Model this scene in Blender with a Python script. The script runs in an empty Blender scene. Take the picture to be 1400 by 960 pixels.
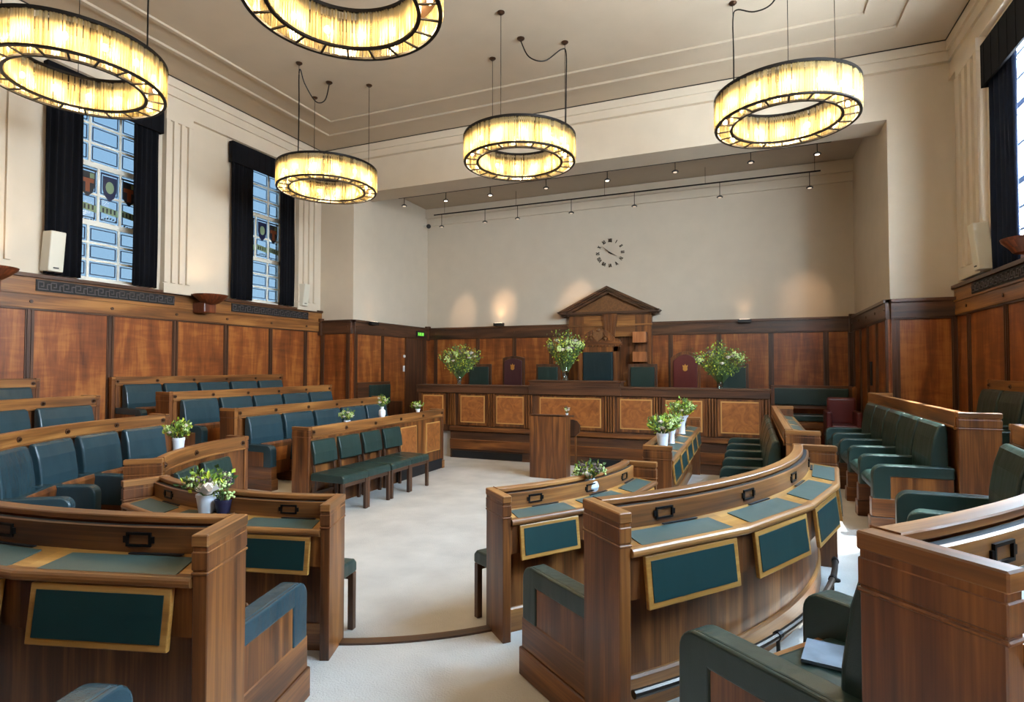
import bpy, math, random
from mathutils import Vector, Matrix
PI = math.pi
sc = bpy.context.scene
COL = sc.collection
rnd = random.Random(7)

# ---------------------------------------------------------------- geometry constants (metres)
XM, YC = -2.908, 4.544                       # centre of the horseshoe
RI = {1: 1.992, 2: 3.198, 3: 4.408, 4: 5.61}
RO = {1: 2.235, 2: 3.445, 3: 4.665, 4: 5.66}
ZR = {1: 1.013, 2: 1.206, 3: 1.395, 4: 1.59}
FL = {0: 0.0, 1: 0.19, 2: 0.385, 3: 0.58, 4: 0.58}    # floor levels
YN, YE = 5.43, 8.72
XL, XR, YF, YB = -8.66, 2.76, 9.93, 12.97
XRL, XRR = -7.78, 1.93
YK = -1.55
ZC, ZARCH, ZREC = 6.42, 5.43, 5.85

# ---------------------------------------------------------------- mesh builder
class MB:
    def __init__(s):
        s.v = []; s.f = []; s.uv = []; s.m = []; s.sm = []
    def face(s, pts, uvs=None, m=0, smooth=False, g=None):
        n = len(s.v); pts = [Vector(p) for p in pts]
        s.v += pts; s.f.append(tuple(range(n, n + len(pts)))); s.m.append(m); s.sm.append(smooth)
        if uvs is None:
            nor = Vector((0, 0, 0))
            for i in range(len(pts)):
                a, b = pts[i], pts[(i + 1) % len(pts)]
                nor += a.cross(b)
            nor = nor.normalized() if nor.length > 1e-12 else Vector((0, 0, 1))
            gv = Vector(g) if g is not None else Vector((0, 0, 1))
            gp = gv - nor * gv.dot(nor)
            if gp.length < 0.2:
                gp = Vector((1, 0, 0)) - nor * nor.x
                if gp.length < 0.2: gp = Vector((0, 1, 0)) - nor * nor.y
            gp.normalize(); q = nor.cross(gp)
            uvs = [(p.dot(gp), p.dot(q)) for p in pts]
        s.uv.append(uvs)
    def hexa(s, c, m=0, g=(0, 0, 1)):          # c: 8 corners, bottom 4 ccw then top 4
        for q in ((3, 2, 1, 0), (4, 5, 6, 7), (0, 1, 5, 4), (1, 2, 6, 5), (2, 3, 7, 6), (3, 0, 4, 7)):
            s.face([c[i] for i in q], None, m, False, g)
    def box(s, x0, x1, y0, y1, z0, z1, m=0, g=(0, 0, 1)):
        s.hexa([(x0, y0, z0), (x1, y0, z0), (x1, y1, z0), (x0, y1, z0), (x0, y0, z1), (x1, y0, z1), (x1, y1, z1), (x0, y1, z1)], m, g)
    def prism(s, poly, axis, a, b, m=0, g=(0, 0, 1), smooth=False):
        # poly: list of 2-d points; axis 'x': (y,z)   'y': (x,z)   'z': (x,y)
        def P(q, t):
            return {'x': (t, q[0], q[1]), 'y': (q[0], t, q[1]), 'z': (q[0], q[1], t)}[axis]
        ar = sum(poly[i][0] * poly[(i + 1) % len(poly)][1] - poly[(i + 1) % len(poly)][0] * poly[i][1] for i in range(len(poly)))
        if axis == 'y': ar = -ar
        if ar < 0: poly = poly[::-1]
        A = [P(q, a) for q in poly]; B = [P(q, b) for q in poly]
        s.face(A[::-1], None, m, False, g); s.face(B, None, m, False, g)
        n = len(poly)
        for i in range(n):
            j = (i + 1) % n
            s.face([A[i], A[j], B[j], B[i]], None, m, smooth, g)
    def tube(s, pts, r, n=8, m=0, cap=True):
        pts = [Vector(p) for p in pts]; rings = []
        up = Vector((0, 0, 1)); L = 0
        for i, p in enumerate(pts):
            t = (pts[min(i + 1, len(pts) - 1)] - pts[max(i - 1, 0)]).normalized()
            u = t.cross(up)
            if u.length < 0.05: u = t.cross(Vector((1, 0, 0)))
            u.normalize(); w = u.cross(t)
            rr = r[i] if isinstance(r, (list, tuple)) else r
            rings.append([p + (u * math.cos(2 * PI * k / n) + w * math.sin(2 * PI * k / n)) * rr for k in range(n)])
        for i in range(len(pts) - 1):
            for k in range(n):
                j = (k + 1) % n
                s.face([rings[i][k], rings[i][j], rings[i + 1][j], rings[i + 1][k]][::-1], None, m, True)
        if cap:
            s.face(rings[0], None, m); s.face(rings[-1][::-1], None, m)
    def lathe(s, prof, n=24, c=(0, 0, 0), m=0, smooth=True):
        c = Vector(c)
        R = [[c + Vector((r * math.cos(2 * PI * k / n), r * math.sin(2 * PI * k / n), z)) for k in range(n)] for r, z in prof]
        for i in range(len(prof) - 1):
            for k in range(n):
                j = (k + 1) % n
                a, b = prof[i], prof[i + 1]
                if a[0] < 1e-6: s.face([R[i][k], R[i + 1][j], R[i + 1][k]][::-1], None, m, smooth)
                elif b[0] < 1e-6: s.face([R[i][k], R[i][j], R[i + 1][k]], None, m, smooth)
                else: s.face([R[i][k], R[i][j], R[i + 1][j], R[i + 1][k]], None, m, smooth)
    def ball(s, c, r, n=8, m=0, sz=1.0):
        k = max(4, n // 2)
        s.lathe([(r * math.sin(PI * i / k), -r * sz * math.cos(PI * i / k)) for i in range(k + 1)], n, c, m)
    def build(s, name, mats, parent=None, bevel=0.0, seg=2, merge=True):
        if not isinstance(mats, (list, tuple)): mats = [mats]
        o0 = Vector(ORG.get(parent.name, (0, 0, 0))) if parent else Vector((0, 0, 0))
        me = bpy.data.meshes.new(name)
        # weld
        idx = {}; vs = []; mp = []
        for p in s.v:
            k = (round(p.x, 5), round(p.y, 5), round(p.z, 5))
            if k not in idx: idx[k] = len(vs); vs.append(p - o0)
            mp.append(idx[k])
        fs = []; keep = []
        for i, f in enumerate(s.f):
            q = [mp[j] for j in f]
            if len(set(q)) == len(q): fs.append(q); keep.append(i)
            elif len(set(q)) > 2:
                q2 = []; kk = []
                for a, b in zip(q, range(len(q))):
                    if a not in q2: q2.append(a); kk.append(b)
                fs.append(q2); keep.append((i, kk))
        me.from_pydata([tuple(v) for v in vs], [], fs)
        ul = me.uv_layers.new(name='UVMap'); data = []
        mi = []; sm = []
        for k in keep:
            if isinstance(k, tuple):
                i, kk = k; u = [s.uv[i][b] for b in kk]
            else:
                i = k; u = s.uv[i]
            for q in u: data += [q[0], q[1]]
            mi.append(s.m[i]); sm.append(s.sm[i])
        if len(data) == len(ul.data) * 2: ul.data.foreach_set('uv', data)
        me.polygons.foreach_set('material_index', mi)
        me.polygons.foreach_set('use_smooth', sm)
        for m in mats: me.materials.append(m)
        me.update()
        if any(sm): me.set_sharp_from_angle(angle=.6)
        o = bpy.data.objects.new(name, me); COL.objects.link(o)
        if parent:
            o.parent = parent; ORG[o.name] = tuple(o0)
        if bevel:
            b = o.modifiers.new('bevel', 'BEVEL'); b.width = bevel; b.segments = seg; b.limit_method = 'ANGLE'; b.angle_limit = 0.7
            b.harden_normals = False
        return o
ORG = {}
def thing(name, label, cat, loc=(0, 0, 0), rz=0.0, group=None):
    o = bpy.data.objects.new(name, None); COL.objects.link(o)
    o.location = loc; o.rotation_euler = (0, 0, rz); o.empty_display_size = 0.1
    ORG[o.name] = tuple(loc)
    return tag(o, label, cat, group)
def tag(o, label, cat, group=None, kind=None):
    o['label'] = label; o['category'] = cat
    if group: o['group'] = group
    if kind: o['kind'] = kind
    return o
def struct(o):
    o['kind'] = 'structure'; return o
def dup(root, loc, rz, label, group=None):
    r = root.copy(); COL.objects.link(r); r.location = loc; r.rotation_euler = (0, 0, rz); r['label'] = label
    if group: r['group'] = group
    for ch in list(root.children):
        c = ch.copy(); COL.objects.link(c); c.parent = r
        for g in list(ch.children):
            d = g.copy(); COL.objects.link(d); d.parent = c
    return r

# ---------------------------------------------------------------- materials
def srgb(r, g, b):
    f = lambda c: ((c / 255) / 12.92) if c <= 10 else (((c / 255) + 0.055) / 1.055) ** 2.4
    return (f(r), f(g), f(b), 1)
def newmat(name):
    m = bpy.data.materials.new(name); m.use_nodes = True
    nt = m.node_tree
    return m, nt, nt.nodes['Principled BSDF'], nt.nodes.new, nt.links.new
def plain(name, col, rough=0.5, metal=0.0, spec=0.5, noise=0.0, scale=20, bump=0.0, coat=0.0, transm=0.0):
    m, nt, bs, N, L = newmat(name)
    bs.inputs['Base Color'].default_value = col; bs.inputs['Roughness'].default_value = rough
    bs.inputs['Metallic'].default_value = metal; bs.inputs['Specular IOR Level'].default_value = spec
    if coat: bs.inputs['Coat Weight'].default_value = coat; bs.inputs['Coat Roughness'].default_value = 0.2
    tc = N('ShaderNodeTexCoord')
    nz = N('ShaderNodeTexNoise'); nz.inputs['Scale'].default_value = scale; nz.inputs['Detail'].default_value = 4
    L(tc.outputs['Object'], nz.inputs['Vector'])
    if noise:
        mx = N('ShaderNodeMix'); mx.data_type = 'RGBA'; mx.blend_type = 'MULTIPLY'
        rp = N('ShaderNodeMapRange'); rp.inputs['From Min'].default_value = .3; rp.inputs['From Max'].default_value = .7
        rp.inputs['To Min'].default_value = 1 - noise; rp.inputs['To Max'].default_value = 1 + noise * .3
        L(nz.outputs['Fac'], rp.inputs['Value'])
        mx.inputs[0].default_value = 1; mx.inputs[6].default_value = col
        L(rp.outputs['Result'], mx.inputs[7]); L(mx.outputs[2], bs.inputs['Base Color'])
    if bump:
        bp = N('ShaderNodeBump'); bp.inputs['Strength'].default_value = bump; bp.inputs['Distance'].default_value = 0.01
        L(nz.outputs['Fac'], bp.inputs['Height']); L(bp.outputs['Normal'], bs.inputs['Normal'])
    return m
def wood(name, dark, mid, light, rough=0.4, su=0.9, sv=11.0, contrast=1.0, figure=0.0, coat=0.1):
    m, nt, bs, N, L = newmat(name)
    uv = N('ShaderNodeUVMap'); oi = N('ShaderNodeObjectInfo')
    off = N('ShaderNodeVectorMath'); off.operation = 'SCALE'; off.inputs[0].default_value = (7.3, 3.1, 0); L(oi.outputs['Random'], off.inputs['Scale'])
    ad = N('ShaderNodeVectorMath'); ad.operation = 'ADD'; L(uv.outputs['UV'], ad.inputs[0]); L(off.outputs[0], ad.inputs[1])
    def nz(s1, s2, det, dist):
        mp = N('ShaderNodeMapping'); mp.inputs['Scale'].default_value = (s1, s2, 1); L(ad.outputs[0], mp.inputs['Vector'])
        t = N('ShaderNodeTexNoise'); t.inputs['Scale'].default_value = 1; t.inputs['Detail'].default_value = det; t.inputs['Distortion'].default_value = dist
        L(mp.outputs[0], t.inputs['Vector']); return t
    a = nz(su, sv, 4, 0.6); b = nz(su * 2.5, sv * 9, 3, 0.1); c = nz(.7, .9, 2, 0)
    s1 = N('ShaderNodeMath'); s1.operation = 'MULTIPLY_ADD'; L(b.outputs['Fac'], s1.inputs[0]); s1.inputs[1].default_value = .35; L(a.outputs['Fac'], s1.inputs[2])
    s2 = N('ShaderNodeMath'); s2.operation = 'MULTIPLY_ADD'; L(c.outputs['Fac'], s2.inputs[0]); s2.inputs[1].default_value = .25; L(s1.outputs[0], s2.inputs[2])
    last = s2
    if figure:
        w = nz(9.0, 1.6, 2, 1.2)
        s3 = N('ShaderNodeMath'); s3.operation = 'MULTIPLY_ADD'; L(w.outputs['Fac'], s3.inputs[0]); s3.inputs[1].default_value = figure; L(s2.outputs[0], s3.inputs[2])
        s4 = N('ShaderNodeMath'); s4.operation = 'ADD'; L(s3.outputs[0], s4.inputs[0]); s4.inputs[1].default_value = -figure / 2; last = s4
    rp = N('ShaderNodeValToRGB'); L(last.outputs[0], rp.inputs['Fac'])
    e = rp.color_ramp.elements; w = .24 / contrast
    e[0].position = .8 - w; e[0].color = dark; e[1].position = .8 + w; e[1].color = light
    k = e.new(.8); k.color = mid
    L(rp.outputs['Color'], bs.inputs['Base Color'])
    bs.inputs['Roughness'].default_value = rough
    bs.inputs['Coat Weight'].default_value = coat; bs.inputs['Coat Roughness'].default_value = .18
    return m
def burl(name, dark, light):
    m, nt, bs, N, L = newmat(name)
    tc = N('ShaderNodeTexCoord'); oi = N('ShaderNodeObjectInfo')
    ad = N('ShaderNodeVectorMath'); ad.operation = 'ADD'; L(tc.outputs['Object'], ad.inputs[0]); L(oi.outputs['Random'], ad.inputs[1])
    t = N('ShaderNodeTexNoise'); t.inputs['Scale'].default_value = 6; t.inputs['Detail'].default_value = 6; t.inputs['Distortion'].default_value = 2.2
    L(ad.outputs[0], t.inputs['Vector'])
    rp = N('ShaderNodeValToRGB'); e = rp.color_ramp.elements
    e[0].position = .3; e[0].color = dark; e[1].position = .7; e[1].color = light
    L(t.outputs['Fac'], rp.inputs['Fac']); L(rp.outputs['Color'], bs.inputs['Base Color'])
    bs.inputs['Roughness'].default_value = .35; bs.inputs['Coat Weight'].default_value = .1
    return m
def leather(name, col, rough=0.38, wrinkle=.25):
    m, nt, bs, N, L = newmat(name)
    bs.inputs['Base Color'].default_value = col; bs.inputs['Roughness'].default_value = rough
    tc = N('ShaderNodeTexCoord'); oi = N('ShaderNodeObjectInfo')
    ad = N('ShaderNodeVectorMath'); ad.operation = 'ADD'; L(tc.outputs['Object'], ad.inputs[0]); L(oi.outputs['Random'], ad.inputs[1])
    mp = N('ShaderNodeMapping'); mp.inputs['Scale'].default_value = (9, 9, 2.2); L(ad.outputs[0], mp.inputs['Vector'])
    t = N('ShaderNodeTexNoise'); t.inputs['Scale'].default_value = 1; t.inputs['Detail'].default_value = 2; L(mp.outputs[0], t.inputs['Vector'])
    f = N('ShaderNodeTexVoronoi'); f.inputs['Scale'].default_value = 260; L(ad.outputs[0], f.inputs['Vector'])
    b1 = N('ShaderNodeBump'); b1.inputs['Strength'].default_value = wrinkle; b1.inputs['Distance'].default_value = .03; L(t.outputs['Fac'], b1.inputs['Height'])
    b2 = N('ShaderNodeBump'); b2.inputs['Strength'].default_value = .12; b2.inputs['Distance'].default_value = .002; L(f.outputs['Distance'], b2.inputs['Height']); L(b1.outputs[0], b2.inputs['Normal'])
    L(b2.outputs[0], bs.inputs['Normal'])
    mx = N('ShaderNodeMix'); mx.data_type = 'RGBA'; mx.inputs[6].default_value = col; mx.inputs[7].default_value = tuple(min(1, c * 1.5) for c in col[:3]) + (1,)
    L(t.outputs['Fac'], mx.inputs[0]); L(mx.outputs[2], bs.inputs['Base Color'])
    return m
W = wood('walnut', srgb(54, 28, 12), srgb(100, 56, 24), srgb(142, 89, 42))
WR = wood('walnut_rail', srgb(70, 41, 18), srgb(126, 79, 38), srgb(166, 114, 60), su=.7, sv=9)
WD = wood('walnut_dark', srgb(46, 27, 17), srgb(74, 45, 27), srgb(98, 61, 38))
WP = wood('wall_panel_walnut', srgb(86, 41, 17), srgb(134, 72, 30), srgb(170, 104, 48), sv=5, contrast=.8, figure=.35, rough=.4)
WT = wood('desk_top_oak', srgb(116, 76, 32), srgb(164, 114, 52), srgb(190, 142, 76), rough=.35, contrast=.7, coat=.1)
WB = burl('burl_veneer', srgb(122, 70, 34), srgb(164, 100, 50))
WI = plain('inlay_line', srgb(190, 140, 80), .4)
LG = leather('green_leather', srgb(30, 47, 43), rough=.32)
LB = leather('sky_tinted_green_leather', srgb(35, 54, 61), rough=.25)  # same green leather, with the blue sky sheen put into its colour
LT = leather('inlay_leather', srgb(54, 70, 66), rough=.4, wrinkle=.05)
LF = leather('flap_leather', srgb(13, 42, 41), rough=.42, wrinkle=.05)
LR = leather('oxblood_leather', srgb(78, 27, 25), rough=.35)
LP = leather('plum_leather', srgb(62, 34, 38), rough=.35)
PL = plain('plaster', srgb(204, 191, 173), .75, noise=.04, scale=3)
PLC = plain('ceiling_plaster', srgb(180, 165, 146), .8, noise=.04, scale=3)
CP = plain('carpet', srgb(196, 189, 180), .95, noise=.16, scale=2.4, spec=.1)
def carpet_fix(m):
    nt = m.node_tree; bs = nt.nodes['Principled BSDF']; N, L = nt.nodes.new, nt.links.new
    tc = N('ShaderNodeTexCoord'); n = N('ShaderNodeTexNoise'); n.inputs['Scale'].default_value = 90; n.inputs['Detail'].default_value = 3
    L(tc.outputs['Object'], n.inputs['Vector']); b = N('ShaderNodeBump'); b.inputs['Strength'].default_value = .5; b.inputs['Distance'].default_value = .01
    L(n.outputs['Fac'], b.inputs['Height']); L(b.outputs[0], bs.inputs['Normal'])
carpet_fix(CP)
BK = plain('black_iron', srgb(22, 17, 15), .45, metal=.6)
BR = plain('bronze', srgb(70, 48, 34), .4, metal=.8)
GR = plain('grille_dark', srgb(14, 13, 14), .7)
VEL = plain('navy_velvet', srgb(8, 9, 16), .95, noise=.3, scale=6, spec=.2)
VELR = plain('blue_velvet', srgb(16, 26, 46), .9, noise=.3, scale=6, spec=.2)
WH = plain('white_paint', srgb(216, 213, 205), .5)
WHC = plain('white_ceramic', srgb(232, 232, 236), .3)
LEAD = plain('lead_came', srgb(26, 38, 66), .6, metal=.2)
PLAS = plain('pale_plastic', srgb(205, 200, 186), .5)
DKP = plain('dark_plastic', srgb(18, 18, 20), .5)
STEEL = plain('steel', srgb(84, 76, 70), .4, metal=1)
GOLD = plain('gilt', srgb(206, 150, 74), .4, metal=.5)
PAPER = plain('paper', srgb(225, 222, 214), .8)
BOWLW = wood('sconce_wood', srgb(60, 28, 16), srgb(96, 46, 24), srgb(128, 66, 36))
LEAF = plain('leaf_green', srgb(130, 160, 58), .6, noise=.4, scale=12)
LEAF2 = plain('leaf_lime', srgb(196, 208, 62), .6, noise=.3, scale=12)
LEAF3 = plain('leaf_dark', srgb(84, 110, 58), .6, noise=.4, scale=12)
PET = plain('petal_white', srgb(240, 228, 216), .6)
PETG = plain('petal_lime', srgb(196, 214, 140), .6)
PETB = plain('dried_bloom', srgb(110, 92, 88), .7, noise=.4, scale=30)
def glass(name, col, rough=.02, mixf=.12):
    m = bpy.data.materials.new(name); m.use_nodes = True; nt = m.node_tree; nt.nodes.clear(); N, L = nt.nodes.new, nt.links.new
    o = N('ShaderNodeOutputMaterial'); t = N('ShaderNodeBsdfTransparent'); t.inputs['Color'].default_value = col
    g = N('ShaderNodeBsdfGlossy'); g.inputs['Roughness'].default_value = rough; mx = N('ShaderNodeMixShader'); mx.inputs[0].default_value = mixf
    L(t.outputs[0], mx.inputs[1]); L(g.outputs[0], mx.inputs[2]); L(mx.outputs[0], o.inputs['Surface']); return m
GLT = glass('obscured_window_glass', (.068, .086, .1, 1), .1, .02)
GLC = glass('clear_window_glass', (.85, .9, .93, 1), .02, .05)
GLV = glass('vase_glass', (.62, .72, .68, 1), .05, .38)
def crystal(name, tc=(1, .86, .54, 1), tf=.45):
    m = bpy.data.materials.new(name); m.use_nodes = True; nt = m.node_tree; nt.nodes.clear(); N, L = nt.nodes.new, nt.links.new
    o = N('ShaderNodeOutputMaterial')
    t = N('ShaderNodeBsdfTranslucent'); t.inputs['Color'].default_value = tc
    d = N('ShaderNodeBsdfTransparent'); d.inputs['Color'].default_value = (.93, .9, .78, 1)
    g = N('ShaderNodeBsdfGlossy'); g.inputs['Roughness'].default_value = .2; g.inputs['Color'].default_value = (.9, .87, .75, 1)
    a = N('ShaderNodeMixShader'); a.inputs[0].default_value = tf; b = N('ShaderNodeMixShader'); b.inputs[0].default_value = .14
    L(t.outputs[0], a.inputs[1]); L(d.outputs[0], a.inputs[2]); L(a.outputs[0], b.inputs[1]); L(g.outputs[0], b.inputs[2]); L(b.outputs[0], o.inputs['Surface']); return m
CRY = crystal('crystal_rods'); CRY2 = crystal('crystal_rods_clear', (.62, .5, .28, 1), .6)
def emit(name, col, st):
    m = bpy.data.materials.new(name); m.use_nodes = True; nt = m.node_tree; nt.nodes.clear(); N, L = nt.nodes.new, nt.links.new
    o = N('ShaderNodeOutputMaterial'); e = N('ShaderNodeEmission'); e.inputs['Color'].default_value = col; e.inputs['Strength'].default_value = st
    L(e.outputs[0], o.inputs['Surface']); return m
BULB = emit('bulb_glow', (1, .78, .42, 1), 25)
SPOTG = emit('spot_glow', (1, .8, .6, 1), 4)
SPOTD = emit('spot_dim', (1, .8, .6, 1), .8)
EXITG = emit('exit_green', (.25, .9, .1, 1), .8)

# ---------------------------------------------------------------- frames for blocks
class Ring:
    def P(s, a, r, z): t = math.radians(a); return Vector((XM + r * math.sin(t), YC - r * math.cos(t), z))
    def L(s, a, r): return math.radians(a) * r
    def da(s, d, r): return math.degrees(d / r)
class Str:
    def __init__(s, side): s.sd = side
    def P(s, a, r, z): return Vector((XM + s.sd * r, a, z))
    def L(s, a, r): return a
    def da(s, d, r): return d
RG = Ring(); SL = Str(-1); SR = Str(1)
def sweep(mb, F, a0, a1, n, prof, m=0, caps=True, smooth=True, gz=False, end=None):
    # prof: closed list of (r,z); gz: grain runs vertically
    N = len(prof); per = [0]
    for i in range(N):
        a, b = prof[i], prof[(i + 1) % N]; per.append(per[-1] + math.hypot(b[0] - a[0], b[1] - a[1]))
    flip = (F.P(a0, 1, 0) - F.P(a1, 1, 0)).cross(F.P(a0, 2, 0) - F.P(a0, 1, 0)).z
    ar = sum(prof[i][0] * prof[(i + 1) % N][1] - prof[(i + 1) % N][0] * prof[i][1] for i in range(N))
    rev = (flip > 0) != (ar > 0)
    for k in range(n):
        p, q = a0 + (a1 - a0) * k / n, a0 + (a1 - a0) * (k + 1) / n
        for i in range(N):
            A, B = prof[i], prof[(i + 1) % N]
            pts = [F.P(p, *A), F.P(q, *A), F.P(q, *B), F.P(p, *B)]
            rm = (A[0] + B[0]) / 2
            up, uq = F.L(p, rm), F.L(q, rm)
            uv = [(up, per[i]), (uq, per[i]), (uq, per[i + 1]), (up, per[i + 1])]
            if gz: uv = [(v, u) for u, v in uv]
            if rev: pts.reverse(); uv.reverse()
            mb.face(pts, uv, m, smooth and n > 1)
    if caps:
        for a, fl in ((a0, False), (a1, True)):
            pts = [F.P(a, *q) for q in prof]; uv = [(q[1], q[0]) for q in prof]
            if fl == rev: pts.reverse(); uv.reverse()
            mb.face(pts, uv, m)
def fbox(mb, F, a, w, r0, r1, z0, z1, m=0, g=(0, 0, 1), tilt=0.0):
    # box centred on a, width w (metres along), r0..r1, z0..z1, straight faces; tilt pushes bottom outward
    rm = (r0 + r1) / 2; c = F.P(a, rm, 0)
    rad = (F.P(a, rm + 1, 0) - c); d = F.da(.5, rm)
    t = (F.P(a + d, rm, 0) - F.P(a - d, rm, 0)).normalized(); rad.normalize()
    h = (r1 - r0) / 2
    def Q(u, v, z, e=0): return c + t * u + rad * (v + e) + Vector((0, 0, z))
    cs = [(-w / 2, -h), (w / 2, -h), (w / 2, h), (-w / 2, h)]
    if t.cross(rad).z < 0: cs.reverse()
    mb.hexa([Q(u, v, z0, tilt) for u, v in cs] + [Q(u, v, z1) for u, v in cs], m, g if g != 't' else t)
    return t, rad

# ---------------------------------------------------------------- one block of bench back + desk
def bank(F, k, a0, a1, nseg, name, label, group=None, desk=True, burls=None, studs=True, flaps=True, zi=None, zo=None, WR=WR, W=W):
    Ri, Ro, zr = RI[k], RO[k], ZR[k]
    zo = FL[k] if zo is None else zo; zi = FL[k - 1] if zi is None else zi
    cen = F.P((a0 + a1) / 2, Ri, zi)
    root = thing(name, label, 'bench desk', tuple(cen), 0, group)
    n = max(1, nseg * 5) if F is RG else 1
    sm = F is RG
    e = F.da(.05, Ri)                         # end post thickness
    b0, b1 = a0 + e, a1 - e
    mb = MB()                                 # carcass: inner board, rail, upright, knee panel, plinth
    sweep(mb, F, b0, b1, n, [(Ri + .006, zi), (Ri + .035, zi), (Ri + .035, zr - .11), (Ri + .006, zr - .11)], gz=True)
    mb.build('back_panel', W, root)
    mb = MB()
    sweep(mb, F, b0, b1, n, [(Ri - .012, zr - .115), (Ri + .03, zr - .115), (Ri + .03, zr - .025), (Ri + .048, zr - .025), (Ri + .048, zr), (Ri - .012, zr)])
    sweep(mb, F, b0, b1, n, [(Ri - .02, zr - .135), (Ri + .006, zr - .135), (Ri + .006, zr - .115), (Ri - .02, zr - .115)])
    mb.build('rail', WR, root, bevel=.004, seg=1)
    if desk:
        mb = MB()
        sweep(mb, F, b0, b1, n, [(Ri + .048, zr - .035), (Ri + .068, zr - .035), (Ri + .068, zr - .03), (Ri + .048, zr - .03)])
        mb.build('slot', GR, root)
        mb = MB()
        sweep(mb, F, b0, b1, n, [(Ri + .035, zr - .12), (Ri + .08, zr - .12), (Ri + .08, zr - .032), (Ri + .068, zr - .03), (Ri + .068, zr - .036), (Ri + .035, zr - .036)])
        mb.build('upright', WR, root)
        mb = MB()
        sweep(mb, F, b0, b1, n, [(Ri + .10, zo), (Ri + .125, zo), (Ri + .125, zr - .16), (Ri + .10, zr - .16)], gz=True)
        mb.build('knee_panel', W, root)
        mb = MB()
        sweep(mb, F, b0, b1, n, [(Ri + .125, zo), (Ri + .142, zo), (Ri + .142, zo + .13), (Ri + .134, zo + .14), (Ri + .125, zo + .14)])
        mb.build('plinth', WR, root)
        seg = (b1 - b0) / nseg
        for i in range(nseg):
            s0, s1 = b0 + seg * i, b0 + seg * (i + 1); mid = (s0 + s1) / 2
            mb = MB()                         # desk top with straight front edge, rounded nosing
            zt0, zt1 = zr - .118, zr - .138
            sweep(mb, F, s0, s1, 1, [(Ri + .07, zt0 - .02), (Ro - .02, zt1 - .02), (Ro - .02, zt1), (Ri + .07, zt0)])
            mb.build('desk_top', WT, root)
            mb = MB()
            nz = [(Ro - .02, zt1 - .034)] + [(Ro + .006 + .016 * math.cos(t), zt1 - .016 + .018 * math.sin(t)) for t in [-PI / 2 + PI * j / 6 for j in range(7)]] + [(Ro - .02, zt1 + .002)]
            sweep(mb, F, s0, s1, 1, nz)
            mb.build('nosing', WR, root)
            mb = MB()
            sweep(mb, F, s0, s1, 1, [(Ro - .035, zt1 - .2), (Ro - .012, zt1 - .2), (Ro - .012, zt1 - .03), (Ro - .035, zt1 - .03)], gz=True)
            mb.build('apron', W, root)
            ch = math.cos(math.radians(seg / 2)) if sm else 1
            Rc = Ro * ch
            wseg = 2 * Ro * math.sin(math.radians(seg / 2)) if sm else seg
            # leather inlay on the top
            hw = wseg * .40; r0, r1 = Ri + .105, Rc - .006
            c0 = F.P(mid, 1, 0); rad = (F.P(mid, 2, 0) - c0); dd = F.da(.5, 1)
            t = (F.P(mid + dd, 1, 0) - F.P(mid - dd, 1, 0)).normalized()
            o = F.P(mid, 0, 0)
            def zz(r): return zt0 + (zt1 - zt0) * (r - Ri - .07) / (Ro - .02 - Ri - .07) + .0025
            q = [o + rad * r0 - t * hw * .93 + Vector((0, 0, zz(r0))), o + rad * r0 + t * hw * .93 + Vector((0, 0, zz(r0))),
                 o + rad * r1 + t * hw + Vector((0, 0, zz(r1))), o + rad * r1 - t * hw + Vector((0, 0, zz(r1)))]
            if t.cross(rad).z < 0: q.reverse()
            mb = MB(); lo = [p - Vector((0, 0, .004)) for p in q]; mb.hexa(lo + q)
            mb.build('desk_inlay', LT, root)
            if flaps:
                mb = MB(); hz = .195; fw = wseg * .8
                fbox(mb, F, mid, fw, Rc - .006, Rc + .012, zt1 - .037 - hz, zt1 - .037, 0, 't', tilt=.022)
                fl = mb.build('writing_flap', WT, root, bevel=.004)
                mb = MB(); fbox(mb, F, mid, fw - .05, Rc + .006, Rc + .0165, zt1 - .037 - hz + .025, zt1 - .037 - .02, 0, 't', tilt=.018)
                mb.build('leather_panel', LF, fl)
            # card holder on the upright, pen tray on the top
            mb = MB(); wch = .085
            fbox(mb, F, mid, wch, Ri + .078, Ri + .087, zr - .098, zr - .09); fbox(mb, F, mid, wch, Ri + .078, Ri + .087, zr - .056, zr - .048)
            d = F.da(wch / 2, Ri)
            fbox(mb, F, mid - d, .008, Ri + .078, Ri + .087, zr - .098, zr - .048); fbox(mb, F, mid + d, .008, Ri + .078, Ri + .087, zr - .098, zr - .048)
            fbox(mb, F, mid - d * 1.22, .012, Ri + .078, Ri + .086, zr - .085, zr - .062); fbox(mb, F, mid + d * 1.22, .012, Ri + .078, Ri + .086, zr - .085, zr - .062)
            ch_ = mb.build('card_holder', BK, root)
            mb = MB(); fbox(mb, F, mid + F.da(wseg * .12, Ri), .2, Ri + .088, Ri + .102, zt0 - .001, zt0 + .003); mb.build('pen_tray', DKP, root)
    # end posts
    for a, sgn in ((a0, 1), (a1, -1)):
        am = a + sgn * e / 2; mb = MB(); zb = min(zi, zo)
        ro = Ro + .006 if desk else Ri + .05
        fbox(mb, F, am, .05, Ri - .006, ro, zb + .14, zr - .003)
        fbox(mb, F, am, .058, Ri - .012, ro + .006, zr - .13, zr - .12)
        fbox(mb, F, am, .055, Ri - .009, ro + .004, zr - .115, zr - .055)
        p = mb.build('end_post', W, root, bevel=.003, seg=1)
        mb = MB(); fbox(mb, F, am, .056, Ri - .012, ro + .006, zr - .04, zr, 0, tuple((F.P(am, 2, 0) - F.P(am, 1, 0)).normalized()))
        mb.build('post_cap', WR, p, bevel=.004, seg=1)
        mb = MB(); fbox(mb, F, am, .075, Ri - .022, ro + .018, zb, zb + .135, 0, tuple((F.P(am, 2, 0) - F.P(am, 1, 0)).normalized()))
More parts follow.
